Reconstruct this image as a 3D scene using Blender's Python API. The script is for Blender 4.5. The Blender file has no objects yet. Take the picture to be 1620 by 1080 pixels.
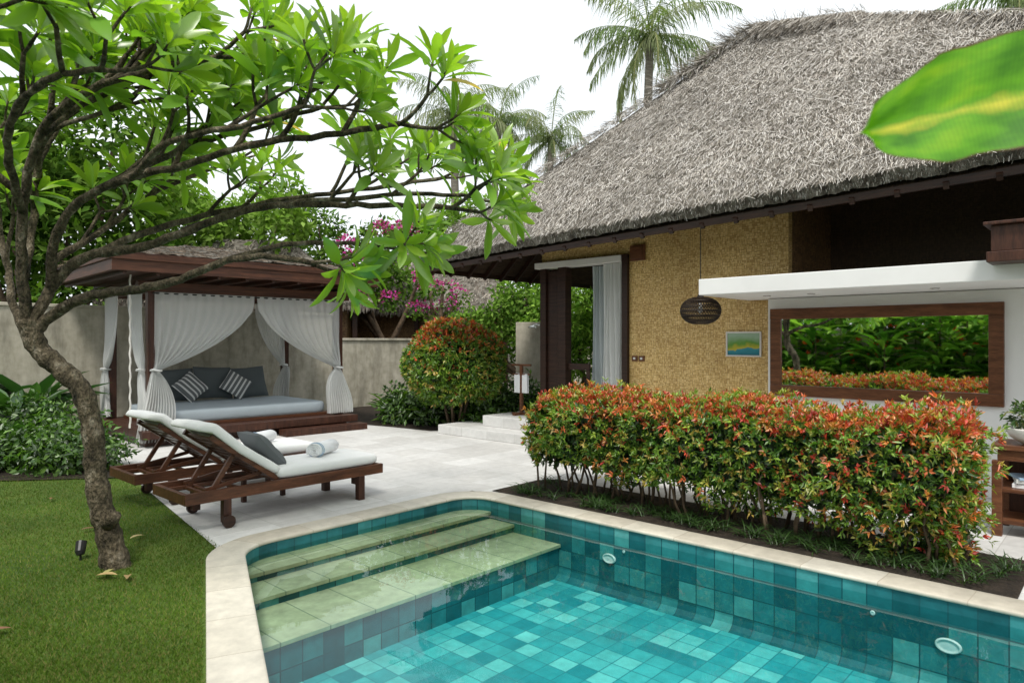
import bpy, math, random
import numpy as np
from mathutils import Vector, Matrix
from mathutils.geometry import tessellate_polygon
random.seed(7); rng=np.random.default_rng(7)
YAW=math.radians(-47.47); ca,sa=math.cos(YAW),math.sin(YAW)
def W(X,Y): return (X*ca-Y*sa, X*sa+Y*ca)
COL=bpy.context.scene.collection
pi=math.pi

# ---------------------------------------------------------------- materials
def mk(name):
    m=bpy.data.materials.new(name); m.use_nodes=True
    return m,m.node_tree,m.node_tree.nodes['Principled BSDF']
def nd(nt,t,ins=None,**kw):
    n=nt.nodes.new(t)
    for k,v in kw.items(): setattr(n,k,v)
    if ins:
        for k,v in ins.items():
            if isinstance(v,bpy.types.NodeSocket): nt.links.new(v,n.inputs[k])
            else: n.inputs[k].default_value=v
    return n
def c4(c): return (c[0],c[1],c[2],1)
def ramp(nt,fac,stops,interp='LINEAR'):
    r=nt.nodes.new('ShaderNodeValToRGB'); r.color_ramp.interpolation=interp
    e=r.color_ramp.elements
    e[0].position=stops[0][0]; e[0].color=c4(stops[0][1])
    e[1].position=stops[-1][0]; e[1].color=c4(stops[-1][1])
    for p,c in stops[1:-1]:
        q=e.new(p); q.color=c4(c)
    nt.links.new(fac,r.inputs[0]); return r.outputs[0]
def mixc(nt,fac,a,b,bt='MIX'):
    n=nt.nodes.new('ShaderNodeMix'); n.data_type='RGBA'; n.blend_type=bt
    for s,v in ((n.inputs[0],fac),(n.inputs[6],a),(n.inputs[7],b)):
        if isinstance(v,bpy.types.NodeSocket): nt.links.new(v,s)
        else: s.default_value=v if isinstance(v,float) else c4(v)
    return n.outputs[2]
def math_(nt,op,a,b=None):
    n=nt.nodes.new('ShaderNodeMath'); n.operation=op
    for i,v in enumerate((a,b)):
        if v is None: continue
        if isinstance(v,bpy.types.NodeSocket): nt.links.new(v,n.inputs[i])
        else: n.inputs[i].default_value=v
    return n.outputs[0]
def vmath(nt,op,a,b=None):
    n=nt.nodes.new('ShaderNodeVectorMath'); n.operation=op
    for i,v in enumerate((a,b)):
        if v is None: continue
        if isinstance(v,bpy.types.NodeSocket): nt.links.new(v,n.inputs[i])
        else: n.inputs[i].default_value=v
    return n.outputs[0]
def bump(nt,b,h,strength=.3,dist=.01):
    n=nd(nt,'ShaderNodeBump',{'Strength':strength,'Distance':dist,'Height':h}); nt.links.new(n.outputs[0],b.inputs['Normal']); return n
def noise_mat(name,stops,scale=5,stretch=(1,1,1),rough=.7,bs=.3,bd=.01,detail=4,coord='Object',fine=None,sheen=0,spec=.3,fv=(.7,1.15)):
    m,nt,b=mk(name)
    tc=nd(nt,'ShaderNodeTexCoord')
    mp=nd(nt,'ShaderNodeMapping',{'Vector':tc.outputs[coord],'Scale':stretch})
    n=nd(nt,'ShaderNodeTexNoise',{'Vector':mp.outputs[0],'Scale':scale,'Detail':detail,'Roughness':.6})
    c=ramp(nt,n.outputs[0],stops)
    h=n.outputs[0]
    if fine:
        n2=nd(nt,'ShaderNodeTexNoise',{'Vector':mp.outputs[0],'Scale':fine,'Detail':3.0})
        v=ramp(nt,n2.outputs[0],[(.3,(fv[0],)*3),(.7,(fv[1],)*3)])
        c=mixc(nt,1.0,c,v,'MULTIPLY'); h=n2.outputs[0]
    nt.links.new(c,b.inputs['Base Color']); b.inputs['Roughness'].default_value=rough
    b.inputs['Specular IOR Level'].default_value=spec
    if bs: bump(nt,b,h,bs,bd)
    return m
def tile_mat(name,size,stops,grout,g=.02,rough=.4,bs=.4,stain=.25,offset=(0,0),coord='UV',spec=.4):
    m,nt,b=mk(name)
    tc=nd(nt,'ShaderNodeTexCoord')
    v=vmath(nt,'ADD',tc.outputs[coord],(offset[0],offset[1],0))
    v=vmath(nt,'MULTIPLY',v,(1/size[0],1/size[1],0))
    fl=vmath(nt,'FLOOR',v); fr=vmath(nt,'FRACTION',v)
    wn=nd(nt,'ShaderNodeTexWhiteNoise',{'Vector':fl})
    c=ramp(nt,wn.outputs['Value'],stops)
    no=nd(nt,'ShaderNodeTexNoise',{'Vector':tc.outputs[coord],'Scale':9.0,'Detail':6.0,'Roughness':.65})
    st=ramp(nt,no.outputs[0],[(.25,(1-stain,)*3),(.75,(1+stain*.5,)*3)])
    c=mixc(nt,1.0,c,st,'MULTIPLY')
    no2=nd(nt,'ShaderNodeTexNoise',{'Vector':tc.outputs[coord],'Scale':.9,'Detail':3.0})
    st2=ramp(nt,no2.outputs[0],[(.3,(1-stain*.6,)*3),(.7,(1.05,)*3)])
    c=mixc(nt,1.0,c,st2,'MULTIPLY')
    s=nd(nt,'ShaderNodeSeparateXYZ',{0:fr})
    ax=math_(nt,'ABSOLUTE',math_(nt,'SUBTRACT',s.outputs[0],.5)); ay=math_(nt,'ABSOLUTE',math_(nt,'SUBTRACT',s.outputs[1],.5))
    gx=math_(nt,'GREATER_THAN',ax,.5-g/size[0]); gy=math_(nt,'GREATER_THAN',ay,.5-g/size[1])
    gm=math_(nt,'MAXIMUM',gx,gy)
    c=mixc(nt,gm,c,grout)
    nt.links.new(c,b.inputs['Base Color']); b.inputs['Roughness'].default_value=rough
    b.inputs['Specular IOR Level'].default_value=spec
    h=math_(nt,'SUBTRACT',math_(nt,'MULTIPLY',no.outputs[0],.25),gm)
    bump(nt,b,h,bs,.004)
    return m
def leaf_mat(name,trans=.35,rough=.42,tint=(1.2,1.5,.5),gloss=.05):
    m,nt,b=mk(name); nt.nodes.remove(b)
    at=nd(nt,'ShaderNodeAttribute',attribute_name='Col'); c=at.outputs['Color']
    out=nd(nt,'ShaderNodeBsdfDiffuse',{'Color':c}).outputs[0]
    if trans>0:
        t=nd(nt,'ShaderNodeBsdfTranslucent',{'Color':mixc(nt,1.0,c,tint,'MULTIPLY')})
        out=nd(nt,'ShaderNodeMixShader',{0:trans,1:out,2:t.outputs[0]}).outputs[0]
    if gloss>0:
        g=nd(nt,'ShaderNodeBsdfGlossy',{'Color':(1,1,1,1),'Roughness':rough})
        out=nd(nt,'ShaderNodeMixShader',{0:gloss,1:out,2:g.outputs[0]}).outputs[0]
    nt.links.new(out,nt.nodes['Material Output'].inputs[0])
    return m
def cloth_mat(name,c,trans=0.0,rough=.9,sc=60,transp=0.0,wrink=.25):
    m,nt,b=mk(name)
    tc=nd(nt,'ShaderNodeTexCoord')
    no=nd(nt,'ShaderNodeTexNoise',{'Vector':tc.outputs['Object'],'Scale':4.0,'Detail':4.0})
    cc=mixc(nt,no.outputs[0],tuple(x*.9 for x in c),tuple(min(1,x*1.06) for x in c))
    nt.links.new(cc,b.inputs['Base Color']); b.inputs['Roughness'].default_value=rough
    b.inputs['Specular IOR Level'].default_value=.1
    bump(nt,b,no.outputs[0],wrink,.03)
    out=b.outputs[0]
    if trans>0:
        t=nd(nt,'ShaderNodeBsdfTranslucent',{'Color':c4(c)})
        out=nd(nt,'ShaderNodeMixShader',{0:trans,1:out,2:t.outputs[0]}).outputs[0]
    if transp>0:
        t=nd(nt,'ShaderNodeBsdfTransparent')
        out=nd(nt,'ShaderNodeMixShader',{0:transp,1:out,2:t.outputs[0]}).outputs[0]
    nt.links.new(out,nt.nodes['Material Output'].inputs[0])
    return m
def weave_mat(name,stops,cell=.06,n=3.0,gap=.6):
    m,nt,b=mk(name)
    tc=nd(nt,'ShaderNodeTexCoord')
    wob=nd(nt,'ShaderNodeTexNoise',{'Vector':tc.outputs['UV'],'Scale':3.0,'Detail':1.0})
    wv=vmath(nt,'SCALE',wob.outputs['Color']); wv.node.inputs['Scale'].default_value=.03
    v0=vmath(nt,'ADD',tc.outputs['UV'],wv)
    v=vmath(nt,'MULTIPLY',v0,(1/cell,1/cell,0))
    fl=vmath(nt,'FLOOR',v); fr=vmath(nt,'FRACTION',v)
    f=nd(nt,'ShaderNodeSeparateXYZ',{0:fl}); s=nd(nt,'ShaderNodeSeparateXYZ',{0:fr})
    par=math_(nt,'FLOORED_MODULO',math_(nt,'ADD',f.outputs[0],f.outputs[1]),2.0)
    a=nd(nt,'ShaderNodeMix',{0:par,2:s.outputs[0],3:s.outputs[1]}).outputs[0]
    al=nd(nt,'ShaderNodeMix',{0:par,2:s.outputs[1],3:s.outputs[0]}).outputs[0]
    an=math_(nt,'MULTIPLY',a,n); si=math_(nt,'FLOOR',an); sf=math_(nt,'FRACT',an)
    cv=nd(nt,'ShaderNodeCombineXYZ',{0:f.outputs[0],1:f.outputs[1],2:si})
    wn=nd(nt,'ShaderNodeTexWhiteNoise',{'Vector':cv.outputs[0]})
    c=ramp(nt,wn.outputs['Value'],stops)
    e=math_(nt,'ABSOLUTE',math_(nt,'SUBTRACT',sf,.5)); e2=math_(nt,'ABSOLUTE',math_(nt,'SUBTRACT',al,.5))
    em=math_(nt,'GREATER_THAN',math_(nt,'MAXIMUM',e,e2),.46)
    c=mixc(nt,em,c,tuple(x*gap for x in stops[0][1]))
    no=nd(nt,'ShaderNodeTexNoise',{'Vector':tc.outputs['UV'],'Scale':1.6,'Detail':5.0})
    st=ramp(nt,no.outputs[0],[(.3,(.84,.81,.76)),(.7,(1.1,1.1,1.1))])
    c=mixc(nt,1.0,c,st,'MULTIPLY')
    nt.links.new(c,b.inputs['Base Color']); b.inputs['Roughness'].default_value=.55
    h=math_(nt,'SUBTRACT',math_(nt,'MULTIPLY',wn.outputs['Value'],.6),math_(nt,'MULTIPLY',math_(nt,'MULTIPLY',e,e),4.0))
    bump(nt,b,h,.35,.004)
    return m

M={}
M['dark_wood']=noise_mat('dark_wood',[(.3,(.016,.008,.005)),(.7,(.05,.022,.013))],3,(1,1,12),.45,.2,.004,fine=30)
M['red_wood']=noise_mat('red_wood',[(.3,(.055,.021,.011)),(.7,(.16,.062,.030))],2.2,(1.2,10,10),.4,.2,.004,fine=14)
M['red_wood_v']=noise_mat('red_wood_vertical',[(.3,(.03,.012,.008)),(.7,(.085,.034,.020))],2.2,(10,10,1.2),.45,.2,.004,fine=14)
M['warm_wood']=noise_mat('warm_wood',[(.3,(.085,.032,.015)),(.7,(.19,.078,.036))],2.2,(10,1.2,10),.4,.2,.004,fine=14)
M['fascia']=noise_mat('fascia_wood',[(.3,(.04,.017,.011)),(.7,(.13,.052,.029))],2,(.8,.8,14),.5,.3,.004,fine=10)
M['white_paint']=noise_mat('white_painted_plaster',[(.3,(.75,.75,.74)),(.7,(.82,.82,.81))],1.5,rough=.7,bs=.05)
M['sheath']=noise_mat('palm_trunk_bark',[(.3,(.13,.11,.09)),(.7,(.3,.27,.23))],6,(1,1,6),.9,.5,.02)
M['bark']=noise_mat('frangipani_bark',[(.32,(.022,.019,.011)),(.45,(.075,.060,.036)),(.56,(.14,.112,.072)),(.72,(.33,.29,.22))],11,(1,1,.55),.9,1.0,.04,detail=9,fine=55,fv=(.45,1.2))
M['stem']=noise_mat('shrub_stem',[(.3,(.05,.035,.022)),(.7,(.16,.11,.07))],12,rough=.8,bs=0)
M['soil']=noise_mat('soil',[(.3,(.014,.011,.008)),(.7,(.045,.032,.022))],7,rough=.95,bs=.8,bd=.03,fine=40)
M['lawn']=noise_mat('lawn_turf',[(.25,(.045,.085,.012)),(.55,(.085,.145,.02)),(.8,(.14,.18,.03))],1.3,rough=.9,bs=.9,bd=.03,fine=60)
M['ground']=noise_mat('ground_soil',[(.3,(.03,.045,.015)),(.7,(.08,.07,.04))],.6,rough=.95,bs=.5,fine=9)
M['deck']=tile_mat('limestone_paving',(.6,.4),[(0,(.56,.55,.53)),(.5,(.62,.615,.60)),(1,(.67,.665,.65))],(.42,.41,.385),.0035,.6,.25,.17)
M['coping']=tile_mat('sandstone_coping',(.5,10),[(0,(.55,.50,.41)),(.5,(.61,.565,.475)),(1,(.67,.63,.55))],(.38,.33,.26),.003,.55,.25,.24)
M['tread']=tile_mat('green_sandstone',(.36,10),[(0,(.42,.39,.22)),(.4,(.50,.46,.28)),(.7,(.56,.50,.32)),(1,(.45,.45,.27))],(.20,.21,.13),.005,.8,.3,.34,offset=(0,5))
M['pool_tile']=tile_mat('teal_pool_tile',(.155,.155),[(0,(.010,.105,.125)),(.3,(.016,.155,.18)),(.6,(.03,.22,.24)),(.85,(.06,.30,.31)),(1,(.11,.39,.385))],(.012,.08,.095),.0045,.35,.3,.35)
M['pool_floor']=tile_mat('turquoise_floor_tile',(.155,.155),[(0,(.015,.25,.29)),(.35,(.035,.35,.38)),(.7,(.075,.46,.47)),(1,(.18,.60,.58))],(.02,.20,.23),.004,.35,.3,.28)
M['weave']=weave_mat('woven_bamboo',[(0,(.40,.235,.07)),(.35,(.58,.38,.13)),(.7,(.70,.49,.19)),(1,(.82,.62,.30))],.034,3.0,.55)
M['weave_old_and_shade']=weave_mat('woven_bamboo_old_and_shade',[(0,(.10,.05,.018)),(.5,(.19,.105,.04)),(1,(.28,.17,.07))],.06)  # aged bamboo tone; on the villa return wall it paints in recess shade
M['weave_shade_tint']=weave_mat('woven_bamboo_shade_tint',[(0,(.05,.028,.012)),(.5,(.075,.043,.02)),(1,(.10,.06,.028))],.04)  # golden weave recoloured dark, so the recess shade is in the colour
M['thatch']=noise_mat('thatch_base',[(.3,(.045,.038,.03)),(.5,(.15,.135,.11)),(.72,(.33,.305,.27))],7,(1,1.6,1),.95,1.0,.03,fine=60)
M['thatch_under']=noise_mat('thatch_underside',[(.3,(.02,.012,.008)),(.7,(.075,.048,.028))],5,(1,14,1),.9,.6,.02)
M['straw']=leaf_mat('straw_strand',0,.85,(1,1,1),0)
M['leaf']=leaf_mat('leaf',.32); M['leaf_far']=leaf_mat('leaf_far',.3,gloss=0); M['leaf_big']=leaf_mat('frangipani_leaf',.50,.33,(1.35,1.42,.40),.06); M['grass']=leaf_mat('grass_blade',.2,.5,gloss=0)
M['white_cloth']=cloth_mat('white_canvas',(.82,.82,.81)); M['towel']=cloth_mat('white_towelling',(.84,.85,.86),wrink=.5)
M['towel_blue']=cloth_mat('pale_blue_trim',(.35,.48,.62))
M['grey_cloth']=cloth_mat('grey_canvas',(.14,.15,.155)); M['mid_grey']=cloth_mat('charcoal_canvas',(.10,.115,.12)); M['mattress']=cloth_mat('blue_grey_mattress',(.42,.48,.52))
M['curtain']=cloth_mat('white_voile',(.88,.89,.88),trans=.48,transp=.27,wrink=.05); M['curtain_dense']=cloth_mat('white_curtain',(.86,.87,.86),trans=.4,wrink=.05); M['curtain_blue']=cloth_mat('pale_grey_curtain',(.62,.67,.69),trans=.4,wrink=.1)
M['black']=noise_mat('black_metal',[(0,(.01,.01,.01)),(1,(.03,.03,.03))],20,rough=.35,bs=0)
M['rattan']=noise_mat('dark_rattan',[(.3,(.012,.008,.006)),(.7,(.04,.025,.016))],30,rough=.5,bs=.2)
M['steel']=noise_mat('stainless_steel',[(0,(.5,.5,.5)),(1,(.65,.65,.65))],20,rough=.25,bs=0); M['steel'].node_tree.nodes['Principled BSDF'].inputs['Metallic'].default_value=.9
M['plastic']=noise_mat('white_plastic',[(0,(.6,.62,.6)),(1,(.7,.72,.7))],8,rough=.3,bs=0)
M['ceramic']=noise_mat('white_ceramic',[(0,(.6,.58,.54)),(1,(.74,.72,.68))],8,rough=.35,bs=.1)
m,nt,b=mk('striped_fabric'); tc=nd(nt,'ShaderNodeTexCoord'); sp=nd(nt,'ShaderNodeSeparateXYZ',{0:tc.outputs['Object']})
w=math_(nt,'GREATER_THAN',math_(nt,'SINE',math_(nt,'MULTIPLY',sp.outputs[0],75.0)),.35)
nt.links.new(mixc(nt,w,(.12,.13,.135),(.62,.63,.62)),b.inputs['Base Color']); b.inputs['Roughness'].default_value=.9; M['stripe']=m
m,nt,b=mk('stained_render'); tc=nd(nt,'ShaderNodeTexCoord')
mp=nd(nt,'ShaderNodeMapping',{'Vector':tc.outputs['Object'],'Scale':(1.5,1.5,.35)})
n1=nd(nt,'ShaderNodeTexNoise',{'Vector':mp.outputs[0],'Scale':2.2,'Detail':8.0,'Roughness':.65})
n2=nd(nt,'ShaderNodeTexNoise',{'Vector':tc.outputs['Object'],'Scale':7.0,'Detail':6.0})
c=ramp(nt,n1.outputs[0],[(.3,(.26,.24,.19)),(.5,(.48,.445,.36)),(.7,(.60,.56,.47))])
c=mixc(nt,1.0,c,ramp(nt,n2.outputs[0],[(.3,(.80,.79,.76)),(.65,(1.05,1.05,1.05))]),'MULTIPLY')
nt.links.new(c,b.inputs['Base Color']); b.inputs['Roughness'].default_value=.9; bump(nt,b,n2.outputs[0],.4,.01); M['wall']=m
m,nt,b=mk('mirror_glass'); b.inputs['Metallic'].default_value=1; b.inputs['Roughness'].default_value=.02; b.inputs['Base Color'].default_value=(.90,.92,.91,1); M['mirror']=m
m,nt,b=mk('pool_water'); nt.nodes.remove(b)
tc=nd(nt,'ShaderNodeTexCoord')
n1=nd(nt,'ShaderNodeTexNoise',{'Vector':tc.outputs['Object'],'Scale':2.4,'Detail':2.0,'Roughness':.45,'Distortion':.4})
bp=nd(nt,'ShaderNodeBump',{'Strength':.05,'Distance':.05,'Height':n1.outputs[0]})
fr=nd(nt,'ShaderNodeFresnel',{'IOR':1.25,'Normal':bp.outputs[0]})
tr=nd(nt,'ShaderNodeBsdfTransparent',{'Color':(.80,.97,.965,1)})
gl=nd(nt,'ShaderNodeBsdfGlossy',{'Color':(1,1,1,1),'Roughness':.02,'Normal':bp.outputs[0]})
mx=nd(nt,'ShaderNodeMixShader',{0:fr.outputs[0],1:tr.outputs[0],2:gl.outputs[0]})
nt.links.new(mx.outputs[0],nt.nodes['Material Output'].inputs[0]); M['water']=m
m,nt,b=mk('banana_leaf'); tc=nd(nt,'ShaderNodeTexCoord')
mp=nd(nt,'ShaderNodeMapping',{'Vector':tc.outputs['UV'],'Scale':(4,1.6,1)})
n1=nd(nt,'ShaderNodeTexNoise',{'Vector':mp.outputs[0],'Scale':1.3,'Detail':4.0})
s=nd(nt,'ShaderNodeSeparateXYZ',{0:tc.outputs['UV']})
ed=math_(nt,'ABSOLUTE',math_(nt,'ADD',s.outputs[1],.12))
wv=nd(nt,'ShaderNodeTexWave',{'Vector':tc.outputs['UV'],'Scale':22.0,'Distortion':1.0})
c=ramp(nt,n1.outputs[0],[(.35,(.06,.21,.006)),(.55,(.14,.37,.010)),(.72,(.28,.48,.015))])
yl=ramp(nt,math_(nt,'ADD',ed,math_(nt,'MULTIPLY',n1.outputs[0],.9)),[(.40,(.85,.85,.85)),(.60,(0,0,0))])
tipm=ramp(nt,s.outputs[0],[(1.0*.0+.62,(1,1,1)),(.85,(0,0,0))])
c=mixc(nt,yl,c,(.74,.62,.06))
c=mixc(nt,1.0,c,ramp(nt,wv.outputs[0],[(0,(.9,.9,.9)),(1,(1.05,1.05,1.05))]),'MULTIPLY')
br=math_(nt,'GREATER_THAN',math_(nt,'ADD',math_(nt,'ABSOLUTE',s.outputs[1]),math_(nt,'MULTIPLY',n1.outputs[0],.12)),1.03)
c=mixc(nt,br,c,(.12,.06,.02))
nt.links.new(c,b.inputs['Base Color']); b.inputs['Roughness'].default_value=.35
t=nd(nt,'ShaderNodeBsdfTranslucent',{'Color':mixc(nt,1.0,c,(1.5,1.7,.7),'MULTIPLY')})
mx=nd(nt,'ShaderNodeMixShader',{0:.5,1:b.outputs[0],2:t.outputs[0]}); nt.links.new(mx.outputs[0],nt.nodes['Material Output'].inputs[0]); M['banana']=m
m,nt,b=mk('landscape_print'); tc=nd(nt,'ShaderNodeTexCoord')
n1=nd(nt,'ShaderNodeTexNoise',{'Vector':tc.outputs['Object'],'Scale':7.0,'Detail':2.0}); s=nd(nt,'ShaderNodeSeparateXYZ',{0:tc.outputs['Object']})
f=math_(nt,'ADD',math_(nt,'MULTIPLY',s.outputs[2],2.6),math_(nt,'MULTIPLY',n1.outputs[0],.4))
nt.links.new(ramp(nt,f,[(.2,(.03,.16,.22)),(.45,(.05,.25,.3)),(.5,(.5,.42,.05)),(.62,(.12,.28,.05)),(.9,(.3,.42,.3))]),b.inputs['Base Color']); b.inputs['Roughness'].default_value=.15; M['print']=m

# ---------------------------------------------------------------- mesh helpers
def empty(name,label,cat,loc=(0,0,0),rotz=0,group=None):
    o=bpy.data.objects.new(name,None); o.empty_display_size=.2; o.location=loc; o.rotation_euler[2]=rotz
    COL.objects.link(o); o["label"]=label; o["category"]=cat
    if group: o["group"]=group
    return o
class MB:
    def __init__(s): s.v=[]; s.f=[]; s.mi=[]; s.uv=None
    def add(s,V,F,mi=0):
        n=len(s.v); s.v+= [tuple(p) for p in V]; s.f+=[tuple(i+n for i in f) for f in F]; s.mi+=[mi]*len(F)
    def box(s,x0,x1,y0,y1,z0,z1,mi=0):
        s.add([(x0,y0,z0),(x1,y0,z0),(x1,y1,z0),(x0,y1,z0),(x0,y0,z1),(x1,y0,z1),(x1,y1,z1),(x0,y1,z1)],
              [(0,3,2,1),(4,5,6,7),(0,1,5,4),(1,2,6,5),(2,3,7,6),(3,0,4,7)],mi)
    def beam(s,p0,p1,w,h,mi=0,up=(0,0,1)):
        p0=Vector(p0);p1=Vector(p1);d=(p1-p0).normalized();x=d.cross(Vector(up)).normalized();z=x.cross(d)
        V=[]
        for p in (p0,p1):
            for a,b_ in ((-1,-1),(1,-1),(1,1),(-1,1)): V.append(p+x*a*w/2+z*b_*h/2)
        s.add(V,[(0,1,2,3),(7,6,5,4),(0,4,5,1),(1,5,6,2),(2,6,7,3),(3,7,4,0)],mi)
    def tube(s,pts,rad,n=8,mi=0,cap=True):
        pts=[Vector(p) for p in pts]; m=len(pts); V=[];F=[]
        x=None
        for i,p in enumerate(pts):
            t=(pts[min(i+1,m-1)]-pts[max(i-1,0)]).normalized()
            if x is None:
                x=t.cross(Vector((0,0,1)) if abs(t.z)<.9 else Vector((1,0,0))).normalized()
            else: x=(x-t*x.dot(t)).normalized()
            y=t.cross(x); r=rad[i] if hasattr(rad,'__len__') else rad
            for k in range(n):
                a=2*pi*k/n; V.append(p+x*math.cos(a)*r+y*math.sin(a)*r)
        for i in range(m-1):
            for k in range(n):
                k2=(k+1)%n; F.append((i*n+k,i*n+k2,(i+1)*n+k2,(i+1)*n+k))
        if cap: F.append(tuple(range(n-1,-1,-1))); F.append(tuple((m-1)*n+k for k in range(n)))
        s.add(V,F,mi)
    def lathe(s,prof,n=24,c=(0,0,0),mi=0,axis='z',sq=1):
        V=[];F=[]
        for r,z in prof:
            for k in range(n):
                a=2*pi*k/n
                V.append((c[0]+r*math.cos(a),c[1]+r*math.sin(a),c[2]+z) if axis=='z' else (c[0]+z,c[1]+r*math.cos(a),c[2]+r*sq*math.sin(a)))
        for i in range(len(prof)-1):
            for k in range(n):
                k2=(k+1)%n; F.append((i*n+k,i*n+k2,(i+1)*n+k2,(i+1)*n+k))
        s.add(V,F,mi)
    def done(s,name,mats,parent=None,loc=(0,0,0),rot=(0,0,0),bevel=0,smooth=False,uv=True,seg=2,label=None):
        me=bpy.data.meshes.new(name); me.from_pydata(s.v,[],s.f)
        if not isinstance(mats,(list,tuple)): mats=[mats]
        for m_ in mats: me.materials.append(m_)
        me.polygons.foreach_set('material_index',s.mi)
        me.polygons.foreach_set('use_smooth',[smooth]*len(s.f))
        if uv:
            l=me.uv_layers.new(name='UVMap')
            for p in me.polygons:
                n=p.normal
                for li in p.loop_indices:
                    if s.uv is not None: l.data[li].uv=s.uv[me.loops[li].vertex_index]; continue
                    co=me.vertices[me.loops[li].vertex_index].co
                    if abs(n.z)>.7: l.data[li].uv=(co.x,co.y)
                    else:
                        h=math.hypot(n.x,n.y) or 1; l.data[li].uv=((-n.y*co.x+n.x*co.y)/h,co.z)
        me.update()
        o=bpy.data.objects.new(name,me); o.location=loc; o.rotation_euler=rot; COL.objects.link(o)
        if parent: o.parent=parent
        if bevel:
            b_=o.modifiers.new('bevel','BEVEL'); b_.width=bevel; b_.segments=seg; b_.limit_method='ANGLE'; b_.angle_limit=.6
        if label: o["label"]=label
        return o
def struct(o,kind='structure'):
    o["kind"]=kind; return o
def poly_obj(name,loops,z,mat,kind='structure'):
    vs=[[Vector((p[0],p[1],0)) for p in l] for l in loops]
    tri=tessellate_polygon(vs); flat=[p for l in vs for p in l]
    mb=MB(); F=[]
    for t in tri:
        a,b_,c=[flat[i] for i in t]
        F.append(t if (b_-a).cross(c-a).z>0 else (t[0],t[2],t[1]))
    mb.add([(p.x,p.y,z) for p in flat],F)
    return struct(mb.done(name,mat),kind)
class IB:
    "merges many small leaf / strand shapes with per-shape colour"
    def __init__(s): s.V=[];s.F=[];s.C=[];s.n=0
    def add(s,T,pos,dr,nr,L,Wd,col):
        tv,tf=T; pos=np.asarray(pos,float); k=len(pos)
        if k==0: return
        dr=np.asarray(dr,float); nr=np.asarray(nr,float)
        dr=dr/(np.linalg.norm(dr,axis=1,keepdims=True)+1e-9)
        x=np.cross(dr,nr); ln=np.linalg.norm(x,axis=1,keepdims=True); x=np.where(ln<1e-4,np.array([[1.,0,0]]),x/(ln+1e-9)); nr=np.cross(x,dr)
        L=np.broadcast_to(np.asarray(L,float),(k,)); Wd=np.broadcast_to(np.asarray(Wd,float),(k,))
        V=pos[:,None]+tv[None,:,1:2]*(L[:,None,None]*dr[:,None])+tv[None,:,0:1]*(Wd[:,None,None]*x[:,None])+tv[None,:,2:3]*(L[:,None,None]*nr[:,None])
        m_=len(tv); F=tf[None]+ (np.arange(k)*m_)[:,None,None]+s.n
        s.V.append(V.reshape(-1,3)); s.F.append(F.reshape(-1,3)); s.n+=k*m_
        col=np.broadcast_to(np.asarray(col,float),(k,3)); s.C.append(np.repeat(col,m_,axis=0))
    def done(s,name,mat,parent=None,loc=(0,0,0),rotz=0,smooth=True):
        V=np.concatenate(s.V);F=np.concatenate(s.F);C=np.concatenate(s.C)
        me=bpy.data.meshes.new(name); me.vertices.add(len(V)); me.vertices.foreach_set('co',V.ravel())
        me.loops.add(F.size); me.loops.foreach_set('vertex_index',F.ravel().astype(np.int32))
        me.polygons.add(len(F)); me.polygons.foreach_set('loop_start',np.arange(0,F.size,3,dtype=np.int32))
        me.update(calc_edges=True); me.validate()
        if smooth: me.polygons.foreach_set('use_smooth',[True]*len(me.polygons))
        a=me.color_attributes.new('Col','FLOAT_COLOR','POINT'); a.data.foreach_set('color',np.concatenate([np.clip(C,0,1),np.ones((len(C),1))],1).ravel())
        me.materials.append(mat); o=bpy.data.objects.new(name,me); o.location=loc; o.rotation_euler[2]=rotz; COL.objects.link(o)
        if parent: o.parent=parent
        return o
def ribbon(st,hw,droop,cup=.05):
    tv=[];tf=[]
    for i,(y,h) in enumerate(zip(st,hw)):
        z=-droop*y*y; tv+= [(-h,y*(1-.25*droop*y),z+cup*min(1,h*3)),(0,y*(1-.25*droop*y),z),(h,y*(1-.25*droop*y),z+cup*min(1,h*3))]
    for i in range(len(st)-1):
        a=i*3;b_=a+3
        tf+=[(a,a+1,b_+1),(a,b_+1,b_),(a+1,a+2,b_+2),(a+1,b_+2,b_+1)]
    return np.array(tv,float),np.array(tf,int)
T_DIA=(np.array([(0,0,0),(-.5,.45,.08),(0,1,-.08),(.5,.45,.08)],float),np.array([(0,2,1),(0,3,2)]))
T_LEAF=ribbon([0,.14,.35,.6,.82,.94,1],[.04,.2,.4,.5,.38,.18,.01],.24,.04)
T_STRAP=ribbon([0,.25,.5,.75,1],[.3,.5,.5,.35,.02],.6,.01)
T_FROND=ribbon([0,.5,1],[.35,.5,.03],.5,.01)
T_BROAD=ribbon([0,.2,.5,.8,1],[.05,.35,.5,.3,.01],.35,.05)
T_STRAND=(np.array([(-.5,0,0),(.5,0,0),(.35,1,0),(-.35,1,0)],float),np.array([(0,1,2),(0,2,3)]))
T_BLADE=(np.array([(-.5,0,0),(.5,0,0),(.1,1,0)],float),np.array([(0,1,2)]))
def rdir(n):
    v=rng.normal(size=(n,3)); return v/np.linalg.norm(v,axis=1,keepdims=True)
def pick(pal,n,var=.18):
    pal=np.array(pal); c=pal[rng.integers(0,len(pal),n)]; return c*(1+rng.uniform(-var,var,(n,1)))
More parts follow.
